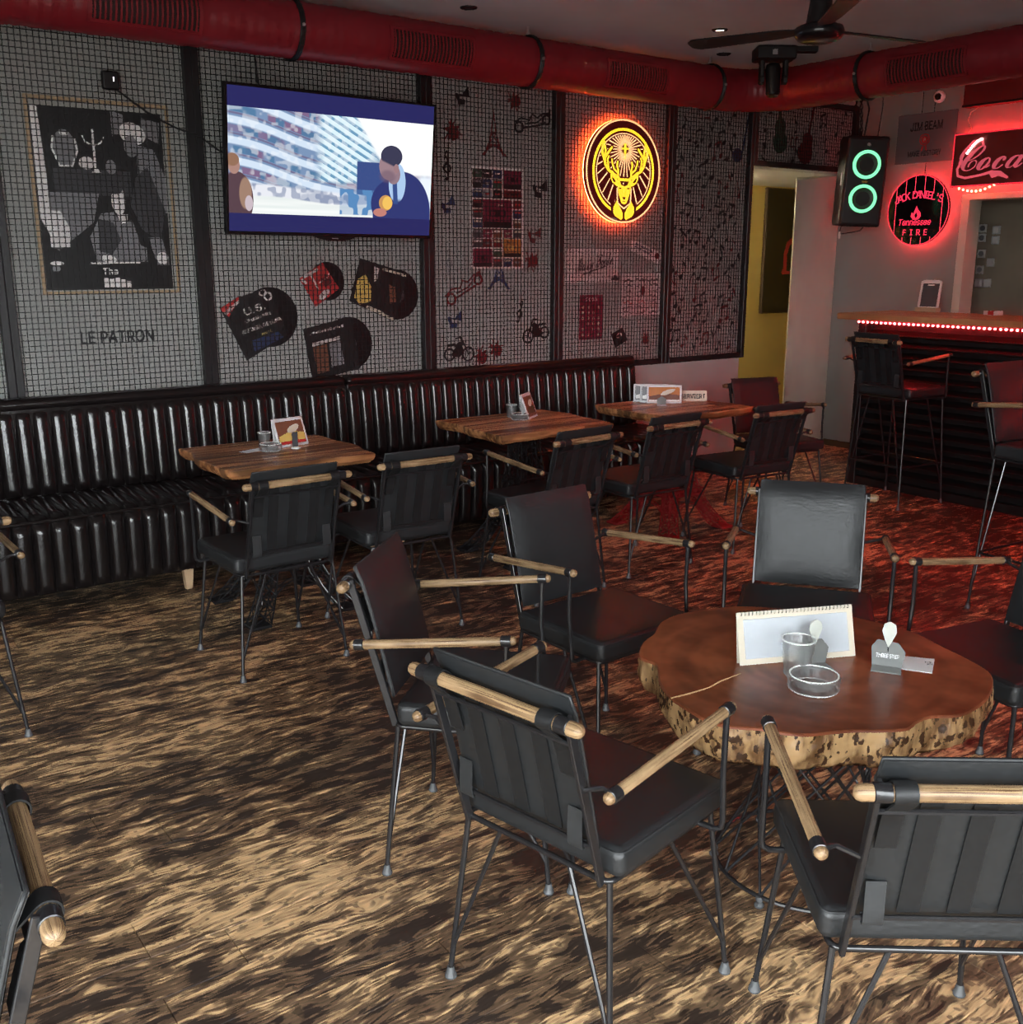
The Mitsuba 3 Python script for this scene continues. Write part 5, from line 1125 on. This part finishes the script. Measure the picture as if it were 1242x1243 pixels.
# ------------------------------------------------------------------ loudspeaker with two green rings
def speaker():
    t = thing('party_speaker', 'tall black loudspeaker with two glowing green rings hanging beside the doorway', 'speaker')
    c = np.array([6.758, 4.907, 2.066]); a = math.radians(-131)
    n = np.array([math.cos(a), math.sin(a), -.05]); n /= np.linalg.norm(n); r_ = np.cross([0, 0, 1], n); r_ /= np.linalg.norm(r_); u = np.cross(n, r_)
    M = np.eye(4); M[:3, 0], M[:3, 1], M[:3, 2], M[:3, 3] = r_, u, n, c
    M = M @ rot(-2.0)
    w, h, d = .150, .315, .13
    part(t, 'cabinet', xf(rbx(-w, w, -h, h, -d, d, .022), M), 'm_black', 40)
    part(t, 'front_grille', xf(rbx(-w + .016, w - .016, -h + .02, h - .02, d - .01, d + .006, .007), M), 'm_frame', 40)
    for z in (.118, -.118):
        ring = tube([(.088 * math.cos(q), z + .088 * math.sin(q), d + .010) for q in np.linspace(0, 2 * PI, 40, endpoint=False)], .0125, 8, True)
        k_ = part(t, 'woofer', xf(mv(lathe([(0, -.012), (.02, -.012), (.076, .004), (.080, .0065), (0.078, .0075), (.07, .006), (.024, -.008), (0, -.004)], 28), 0, z, d + .006), M), 'm_green', 40)
        part(t, k_.split('__', 1)[1] + '__light_ring', xf(ring, M), 'm_green', True, emit=(.30 * G, 1.5 * G, .62 * G))
    part(t, 'badge', xf(bx(-.02, .02, -.006, .006, d + .005, d + .008), M), 'm_orange')
    part(t, 'side_handle', xf(rbx(-w - .006, -w + .004, -.03, .06, .05, .07, .004, 8), M), 'm_steel')
    part(t, 'tweeter', xf(mv(lathe([(0, 0), (.014, 0), (.012, .004), (0, .006)], 14), 0, .255, d + .004), M), 'm_grey', 40)
    k_ = thing('speaker_chain', 'black chain and cables holding the loudspeaker from the ceiling', 'chain')
    pt = lambda q: (M @ np.array([*q, 1.0]))[:3]
    ms = []
    a0, b0 = pt((-.03, h + .004, 0)), np.array([6.75, 4.955, 2.76])
    for i in range(14):
        q = a0 + (b0 - a0) * (i + .5) / 14; s = .022
        lk = tube([(.010 * math.cos(e), 0, s * math.sin(e)) for e in np.linspace(0, 2 * PI, 12, endpoint=False)], .0035, 5, True)
        ms.append(mv(xf(lk, rot(90 * (i % 2) + 20)), *q))
    ms.append(tube([a0 + [.03, 0, 0], (a0 + b0) / 2 + [.05, -.03, 0], b0 + [.02, 0, 0]], .006, 6)); ms.append(tube([pt((.09, h + .004, -.02)), pt((.10, h + .2, -.02)), pt((.10, h, -.02)) + [0, 0, .40]], .0035, 5))
    ms.append(tube([a0 + [-.02, 0, 0], (a0 + b0) / 2 + [-.03, .03, 0], b0 + [-.02, 0, 0]], .008, 6))
    solo(k_, cat(ms), 'm_black', 40)
    k_ = thing('dangling_plug', 'small plug with white tip hanging under the loudspeaker', 'plug')
    p0 = pt((-.10, -h - .008, 0))
    part(k_, 'cable', tube([p0 + [0, 0, .005], p0 + [-.01, 0, -.03], p0 + [.0, 0, -.05], pt((-.03, -h, .0)) + [0, 0, -.045], pt((.04, -h, 0)) + [0, 0, -.03], pt((.06, -h - .004, 0))], .0035, 6), 'm_black', True)
    part(k_, 'tip', mv(lathe([(0, 0), (.007, .002), (.009, .03), (.006, .05), (0, .052)], 8), *(p0 + [-.012, 0, -.085])), 'm_white', 30)
speaker()

# ------------------------------------------------------------------ back room behind the hatch, things on the bar
SL = ['topmost white socket in the left column', 'second white socket from the top in the left column', 'third white socket from the top in the left column', 'fourth white socket from the top in the left column', 'upper white switch plate in the right column', 'second white switch plate in the right column', 'lone square switch plate low in the right column', 'left one of the two lowest switch plates', 'right one of the two lowest switch plates']
for yy, zz, kind in [(4.485, 1.745, 1), (4.485, 1.675, 1), (4.475, 1.555, 0), (4.475, 1.435, 0), (4.375, 1.73, 2), (4.375, 1.655, 2), (4.395, 1.49, 3), (4.475, 1.335, 3), (4.405, 1.335, 3)]:
    sl = SL.pop(0)
    k_ = thing('wall_socket', sl + ' behind the serving hatch', 'socket', 'sockets behind the hatch')
    M = RW(7.75) @ TR(-yy, zz)
    part(k_, 'plate', xf(rbx(-.031, .031, -.031, .031, -.004, .010, .004, 8), M), 'm_white' if kind != 2 else 'm_paper', 30)
    if kind in (0, 1): part(k_, 'outlet', xf(mv(lathe([(0, .010), (.021, .010), (.021, .013), (.018, .013), (.016, .0105), (0, .0105)], 18), 0, 0, 0), M), 'm_grey', 30)
    else: part(k_, 'rocker', xf(bx(-.018, .018, -.022, .022, .010, .014), M), 'm_white')
k_ = thing('menu_clipboard', 'small white framed black menu board standing in a wooden foot on the bar top', 'menu board')
M = RW(6.58) @ TR(-4.152, 1.160) @ trimesh.transformations.rotation_matrix(math.radians(-8), (1, 0, 0))
fo = sbox(-.078, .03, .078, .215).buffer(0); fo = unary_union([sbox(-.078, .02, .078, .205), Polygon([(-.078, .205), (-.055, .216), (.055, .216), (.078, .205)])])
fi = sbox(-.063, .035, .063, .192)
part(k_, 'frame', xf(ext(fo.difference(fi), .008), M), 'm_white'); part(k_, 'board', xf(ext(fi, .004), M), 'm_darkgrey')
part(k_, 'clip', xf(mv(ext(sbox(-.024, .176, .024, .186), .003), 0, 0, .006), M), 'm_white')
part(k_, 'foot', xf(cbx(-.082, .082, 0, .03, -.03, .03, .004), RW(6.58) @ TR(-4.152, 1.160)), 'm_lightwood')
k_ = thing('cigarette_box', 'small red and white carton lying on the bar top by the right picture edge', 'box')
part(k_, 'carton', cbx(6.50, 6.56, 3.60, 3.70, 1.160, 1.186, .002), 'm_white'); part(k_, 'band', cbx(6.4985, 6.52, 3.63, 3.67, 1.162, 1.1875, .001), 'm_red')
k_ = thing('corridor_picture', 'large dark picture on the yellow corridor wall seen through the doorway', 'picture')
part(k_, 'frame', xf(cbx(7.69, 8.40, 1.02, 2.155, 0, .03, .004), BW(6.60)), 'm_darkwood')
part(k_, 'canvas', xf(bx(7.702, 8.388, 1.032, 2.143, .03, .033), BW(6.60)), 'm_picture')
part(k_, 'red_shape', xf(mv(ext(unary_union([stroke([(8.10, 1.70), (8.02, 1.66), (7.985, 1.56), (7.99, 1.43), (7.97, 1.40)], .05), stroke([(7.96, 1.395), (8.12, 1.395)], .03)]), .001), 0, 0, .033), BW(6.60)), 'm_red')
lamp = thing('corridor_lamp', 'round warm ceiling lamp in the corridor behind the back wall', 'lamp')
part(lamp, 'globe', mv(trimesh.creation.icosphere(2, .07), 6.45, 6.1, 2.085), 'm_white', True, emit=(44, 40, 30))
part(lamp, 'fitting', mv(lathe([(0, 0), (.03, 0), (.05, .02), (0, .02)], 16), 6.45, 6.1, 2.148), 'm_white', 30)

# ------------------------------------------------------------------ ceiling: fan, moving head light, downlights
def fan():
    t = thing('ceiling_fan', 'black ceiling fan with conical stem at the top of the picture', 'fan')
    x, y = 3.985, 3.165
    part(t, 'stem', mv(lathe([(.062, 2.505), (.058, 2.53), (.048, 2.60), (.040, 2.68), (.036, 2.77), (0, 2.77)], 24), x, y, 0), 'm_black', 40)
    part(t, 'hub', mv(lathe([(0, 2.438), (.070, 2.440), (.094, 2.450), (.104, 2.465), (.108, 2.482), (.100, 2.500), (.075, 2.510), (0, 2.512)], 32), x, y, 0), 'm_blackgloss', 40)
    for a in (110, -10, 230):
        bl = Polygon([(.08, -.028), (.18, -.045), (.58, -.058), (.615, -.03), (.615, .03), (.58, .058), (.18, .045), (.08, .028)])
        m = xf(mv(ext(bl, .006), 0, 0, 0), trimesh.transformations.rotation_matrix(math.radians(10), (1, 0, 0)))
        part(t, 'blade', xf(m, TR(x, y, 2.487, a)), 'm_black')
fan()
def moving_head():
    t = thing('moving_head_light', 'black moving head stage light hung from the ceiling in the corner of the duct', 'stage light')
    x, y = 5.28, 4.52; a = 36.1
    M = TR(x, y, 0, -a)
    part(t, 'base', xf(rbx(-.12, .12, -.085, .085, 2.688, 2.765, .012), M), 'm_black', 40)
    part(t, 'display', xf(bx(-.03, .0, -.088, -.084, 2.71, 2.74), M), 'm_grey')
    for s in (-1, 1):
        part(t, 'yoke_arm', xf(cat([rbx(s * .072 - .014, s * .072 + .014, -.03, .03, 2.555, 2.70, .010, 10), along(lathe([(0, 0), (.034, 0), (.034, .024), (0, .024)], 18), (s * .058, 0, 2.585), (s * 1.0, 0, 2.585))]), M), 'm_black', 40)
    hd = lathe([(0, -.10), (.036, -.10), (.042, -.085), (.044, .03), (.048, .06), (.040, .085), (0, .09)], 20)
    part(t, 'head', xf(mv(xf(hd, rot(-12, (1, 0, 0))), 0, 0, 2.585), M), 'm_black', 40)
    part(t, 'lens', xf(mv(xf(lathe([(0, -.108), (.030, -.104), (.034, -.099), (0, -.098)], 18), rot(-12, (1, 0, 0))), 0, 0, 2.585), M), 'm_blackgloss', 40)
    part(t, 'bracket', xf(cbx(.10, .26, -.03, .03, 2.735, 2.768, .003), M), 'm_black')
moving_head()
for i, (x, y, on_, lab) in enumerate([(4.659, 4.392, True, 'lit round downlight in the ceiling left of the fan'), (3.22, 4.79, False, 'unlit round downlight in the ceiling over the second duct grille'), (5.20, 4.86, False, 'unlit round downlight just above the duct left of the stage light'), (2.0, 3.2, False, 'unlit round downlight nearer the windows')]):
    k_ = thing('downlight', lab, 'downlight', 'ceiling downlights')
    part(k_, 'trim_ring', mv(lathe([(.026, ZC - .001), (.024, ZC - .004), (.030, ZC - .008), (.043, ZC - .005), (.045, ZC)], 24), x, y, 0), 'm_frame', 40)
    part(k_, 'lamp', mv(lathe([(0.0, ZC - .003), (.025, ZC - .003), (.025, ZC - .0005), (0, ZC - .0005)], 18), x, y, 0), 'm_white' if on_ else 'm_darkgrey', emit=(40, 31, 20) if on_ else None)

# ================================================================== THINGS ON THE TABLES
def tumbler(r0, r1, h, th=.0028):
    return lathe([(0, 0), (r0 * .9, 0), (r0, .003), (r1, h), (r1 - th * .5, h + .0008), (r1 - th, h), (r0 - th, .010), (0, .009)], 32)
def ashtray(r, h):
    return lathe([(0, 0), (r * .92, 0), (r, .006), (r * 1.02, h - .004), (r * .98, h), (r * .84, h), (r * .78, h - .006), (r * .72, .010), (0, .009)], 36)
ZR = .55
def glass_thing(k_, m, rim, foot, x, y, z):
    part(k_, 'body', mv(m, x, y, z), 'm_clear', 50)
    for nm, (r_, h_), w in (('rim', rim, .0021), ('foot', foot, .0018)):
        part(k_, nm, mv(tube([(r_ * math.cos(a), r_ * math.sin(a), h_) for a in np.linspace(0, 2 * PI, 36, endpoint=False)], w, 6, True), x, y, z), 'm_rim', True)
k_ = thing('glass_tumbler', 'clear glass tumbler on the round table in front of the white table calendar', 'glass')
glass_thing(k_, tumbler(.030, .039, .090), (.0385, .090), (.028, .004), 1.884, 1.440, ZR)
k_ = thing('glass_ashtray', 'clear glass ashtray on the round table, nearest to us', 'ashtray')
glass_thing(k_, ashtray(.058, .036), (.054, .036), (.055, .004), 1.848, 1.364, ZR)
def table_calendar():
    t = thing('table_calendar', 'long white spiral table calendar standing on the round table behind the glass', 'calendar')
    a, b = np.array([1.818, 1.556, ZR]), np.array([2.100, 1.432, ZR]); L = np.linalg.norm(b - a); d = (b - a) / L
    n = np.array([d[1], -d[0], 0]); tilt = math.radians(17)
    up = np.array([0, 0, 1]) * math.cos(tilt) - n * math.sin(tilt); out = np.cross(d, up)
    M = np.eye(4); M[:3, 0], M[:3, 1], M[:3, 2], M[:3, 3] = d, up, out, a
    H = .128
    part(t, 'cover', xf(cbx(0, L, 0, H, -.003, 0, .001), M), 'm_cream')
    part(t, 'page', xf(rbx(.016, L - .016, .014, H - .018, -.0012, .0016, .0012, 8), M), 'm_page')
    M2 = M.copy(); up2 = np.array([0, 0, 1]) * math.cos(tilt) + n * math.sin(tilt) * -1
    b4 = math.radians(9); bk = np.array([0, 0, 1]) * math.cos(b4) - n * math.sin(b4); H2 = H * math.cos(tilt) / math.cos(b4)
    top = a + up * H; foot = top - bk * H2
    M3 = np.eye(4); M3[:3, 0], M3[:3, 1], M3[:3, 2], M3[:3, 3] = d, bk, np.cross(d, bk), foot
    part(t, 'back_leaf', xf(cbx(0, L, 0, H2, -.0015, .0015, .001), M3), 'm_cream')
    rings = []
    for i in range(30):
        u = .012 + (L - .024) * i / 29
        rings.append(mv(xf(tube([(0, .006 * math.cos(q), .006 * math.sin(q)) for q in np.linspace(0, 2 * PI, 10, endpoint=False)], .0011, 4, True), np.eye(4)), u, H - .003, -.002))
    part(t, 'spiral', xf(cat(rings), M), 'm_ink', kind='stuff')
table_calendar()
def card_holder(lab, x, y, ang, plate_mat, letters):
    t = thing('card_holder', lab, 'card holder', 'card holders on the round table')
    M = TR(x, y, ZR, ang)
    body = Polygon([(-.034, 0), (.034, 0), (.040, .040), (.022, .062), (-.026, .066), (-.038, .046)])
    F = M @ np.array([[1, 0, 0, 0], [0, 0, -1, 0], [0, 1, 0, 0], [0, 0, 0, 1.0]])
    part(t, 'stand', xf(mv(ext(body, .003), 0, .002, 0), F), plate_mat)
    part(t, 'stand', xf(cbx(-.034, .034, -.045, .004, 0, .003, .001), M), plate_mat)
    knob = Polygon([(.0, .052), (-.007, .066), (-.017, .092), (-.013, .110), (0, .117), (.013, .110), (.017, .092), (.007, .066)])
    part(t, 'paddle', xf(mv(ext(knob, .004), 0, 0, .004), F), 'm_paddle')
    part(t, 'pin', xf(tube([(0, .040, .003), (0, .060, .005)], .0015, 5), F), 'm_ink')
    if letters: part(t, 'lettering', xf(mv(text(letters, .010, .0005, True, centre=True, width=.052), 0, .024, .0034), F), 'm_paper')
    return t
h1 = card_holder('greyish card holder with a pale drop-shaped paddle behind the glass tumbler', 1.968, 1.462, -24, 'm_holder' if 'm_holder' in scene else mat('m_holder', pr((.15, .158, .152), .25, .5)), None)
part(h1, 'tag', xf(bx(-.060, -.030, .030, .082, -.001, .001), TR(1.968, 1.462, ZR, -24) @ np.array([[1, 0, 0, 0], [0, 0, -1, 0], [0, 1, 0, 0], [0, 0, 0, 1.0]])), 'm_paper')
lt = xf(text('Le P', .016, .0006), rot(-90)); part(h1, 'tag__lettering', xf(mv(lt, -.054, .078, .0012), TR(1.968, 1.462, ZR, -24) @ np.array([[1, 0, 0, 0], [0, 0, -1, 0], [0, 1, 0, 0], [0, 0, 0, 1.0]])), 'm_ink')
h2 = card_holder('clear grey card holder with a pale paddle beside the white card', 2.100, 1.345, -58, 'm_holder', 'THREE STEP')
k_ = thing('white_card', 'white printed card lying on the round table at the right of the card holder', 'card')
part(k_, 'card', cat([tm([(2.112, 1.318, ZR + .0012), (2.150, 1.256, ZR + .0012), (2.236, 1.303, ZR + .0012), (2.192, 1.362, ZR + .0012), (2.112, 1.318, ZR), (2.150, 1.256, ZR), (2.236, 1.303, ZR), (2.192, 1.362, ZR)], [[0, 1, 2], [0, 2, 3], [4, 6, 5], [4, 7, 6], [0, 4, 5], [0, 5, 1], [1, 5, 6], [1, 6, 2], [2, 6, 7], [2, 7, 3], [3, 7, 4], [3, 4, 0]])]), 'm_paper')
part(k_, 'print', cat(xf(mv(ext(stroke([(0, 0), (.004, .004), (.008, 0), (.012, .005), (.016, 0)], .0016), .0004), 0, i * .008, 0), TR(2.186, 1.292, ZR + .0013, -40)) for i in range(3)), 'm_ink')
# square tables
ZS = .70
def easel_menu(lab, x, y, ang, w, h, cols, tilt=20):
    t = thing('table_menu', lab, 'menu', 'menus on the square tables')
    R_ = TR(x, y, ZS, ang) @ np.array([[1, 0, 0, 0], [0, 0, -1, 0], [0, 1, 0, 0], [0, 0, 0, 1.0]]) @ trimesh.transformations.rotation_matrix(math.radians(-tilt), (1, 0, 0))
    part(t, 'cover', xf(cbx(-w / 2, w / 2, .001, h, -.006, 0, .001), R_), 'm_paper')
    part(t, 'picture', xf(cbx(-w / 2 + .010, w / 2 - .010, .012, h - .012, -.001, .0012, .0008), R_), cols[0])
    pts = [(-w / 2 + .012, .02), (w / 2 - .012, .02), (w / 2 - .012, h * .45), (0, h * .55), (-w / 2 + .012, h * .38)]
    part(t, 'picture_band', xf(mv(ext(Polygon(pts), .0005), 0, 0, .0012), R_), cols[1])
    part(t, 'picture_spot', xf(mv(ext(ell(w * .1, h * .62, w * .22, h * .12, 20), .0005), 0, 0, .0013), R_), cols[2])
    part(t, 'picture_foot', xf(mv(ext(sbox(-w / 2 + .012, .013, w / 2 - .012, h * .2), .0005), 0, 0, .0018), R_), cols[3])
    B = TR(x, y, ZS, ang)
    tl = math.radians(tilt); b2 = tl * .35; off = h * math.cos(tl) * (math.tan(tl) - math.tan(b2)) + .008
    R2 = TR(x, y, ZS, ang) @ np.array([[1, 0, 0, 0], [0, 0, -1, off], [0, 1, 0, 0], [0, 0, 0, 1.0]]) @ trimesh.transformations.rotation_matrix(-b2, (1, 0, 0))
    part(t, 'back_leaf', xf(cbx(-w / 2, w / 2, .001, h * .96, -.002, .001, .0008), R2), 'm_paper')
    return t
def small_set(ax, ay, lab):
    k1 = thing('glass_ashtray', 'clear glass ashtray on the ' + lab, 'ashtray'); glass_thing(k1, ashtray(.048, .030), (.044, .030), (.046, .004), ax, ay - .03, ZS)
    k2 = thing('glass_tumbler', 'small clear glass standing behind the ashtray on the ' + lab, 'glass'); glass_thing(k2, tumbler(.024, .029, .065), (.0285, .065), (.022, .004), ax + .015, ay + .068, ZS)
small_set(1.755, 4.215, 'left square table')
easel_menu('upright menu with an orange and yellow picture on the left square table', 1.885, 4.225, 14, .165, .128, ('m_brown', 'm_yellow', 'm_cream', 'm_red'))
k_ = thing('black_card_stand', 'small black card in a white foot on the left square table before the menu', 'card holder')
part(k_, 'card', cbx(1.853, 1.878, 4.170, 4.176, .706, .772, .001), 'm_darkgrey'); part(k_, 'foot', mv(lathe([(0, 0), (.020, 0), (.020, .004), (.008, .008), (0, .008)], 18), 1.866, 4.172, ZS), 'm_white', 30)
k_ = thing('paper_slip', 'white paper slip lying on the left square table', 'paper')
solo(k_, xf(cbx(-.055, .055, -.028, .028, 0, .0015, .0005), TR(1.690, 4.222, ZS, 18)), 'm_paper')
small_set(3.170, 4.300, 'middle square table')
easel_menu('upright menu with a dark picture on the middle square table', 3.262, 4.275, 34, .140, .132, ('m_brown', 'm_darkwood', 'm_cream', 'm_brown'))
for i, (dx, lab) in enumerate([(0, 'front menu with orange landscape picture on the right square table'), (-.040, 'second white menu behind the landscape menu on the right square table'), (-.080, 'hindmost white menu of the row on the right square table')]):
    easel_menu(lab, 4.215 - .009 * i, 4.280 + .047 * i, -38, .200, .105, ('m_orange', 'm_brown', 'm_cream', 'm_white') if i == 0 else ('m_grey', 'm_white', 'm_white', 'm_grey'), 10)
k_ = thing('small_card_stand', 'small grey-green card stand before the menus on the right square table', 'card holder')
part(k_, 'card', xf(ext(Polygon([(-.026, 0), (.026, 0), (.026, .036), (.0, .052), (-.026, .036)]), .003), TR(4.150, 4.235, ZS, -40) @ np.array([[1, 0, 0, 0], [0, 0, -1, 0], [0, 1, 0, 0], [0, 0, 0, 1.0]])), 'm_holder')
part(k_, 'foot', xf(cbx(-.026, .026, -.04, .002, 0, .003, .001), TR(4.150, 4.235, ZS, -40)), 'm_paper')
k_ = thing('reserved_sign', 'pale wooden block lettered RESERVIERT on the right square table', 'sign')
M = TR(4.430, 4.288, ZS, -36)
part(k_, 'block', xf(ext(Polygon([(-.022, 0), (.022, 0), (.004, .058), (-.004, .058)]), .20), M @ np.array([[0, 0, 1, -.10], [1, 0, 0, 0], [0, 1, 0, 0], [0, 0, 0, 1.0]])), 'm_cream')
rl_ = text('RESERVIERT', .026, .001, True, centre=True, width=.180)
part(k_, 'lettering', xf(mv(rl_, 0, .014, .0005), M @ np.array([[1, 0, 0, 0], [0, 0, -1, -.022], [0, 1, 0, 0], [0, 0, 0, 1.0]]) @ trimesh.transformations.rotation_matrix(math.radians(-17.2), (1, 0, 0))), 'm_ink')

# ------------------------------------------------------------------ red spotlight on the ceiling before the bar
k_ = thing('red_spotlight', 'red stage spotlight on the ceiling before the bar', 'spotlight')
sp0, sp1 = np.array([4.95, 1.45, 2.66]), np.array([4.75, 2.55, 0.0])
part(k_, 'housing', along(lathe([(0, -.16), (.05, -.16), (.062, -.13), (.066, .02), (.060, .02), (.05, -.04), (0, -.04)], 24), sp0, sp1), 'm_black', 40)
part(k_, 'bracket', cat([tube([sp0 + [.07, 0, -.0], sp0 + [.07, 0, .09], sp0 + [-.07, 0, .09], sp0 + [-.07, 0, 0]], .006, 6), mv(lathe([(0, 0), (.03, 0), (.03, .02), (0, .02)], 16), *(sp0 + [0, 0, .09]))]), 'm_black')
scene['red_beam'] = {'type': 'spot', 'to_world': T().look_at(origin=(sp0 + (sp1 - sp0) / np.linalg.norm(sp1 - sp0) * .03).tolist(), target=sp1.tolist(), up=[1, 0, 0]), 'cutoff_angle': 62.0, 'beam_width': 22.0, 'intensity': {'type': 'rgb', 'value': [4.0, .08, .07]}}
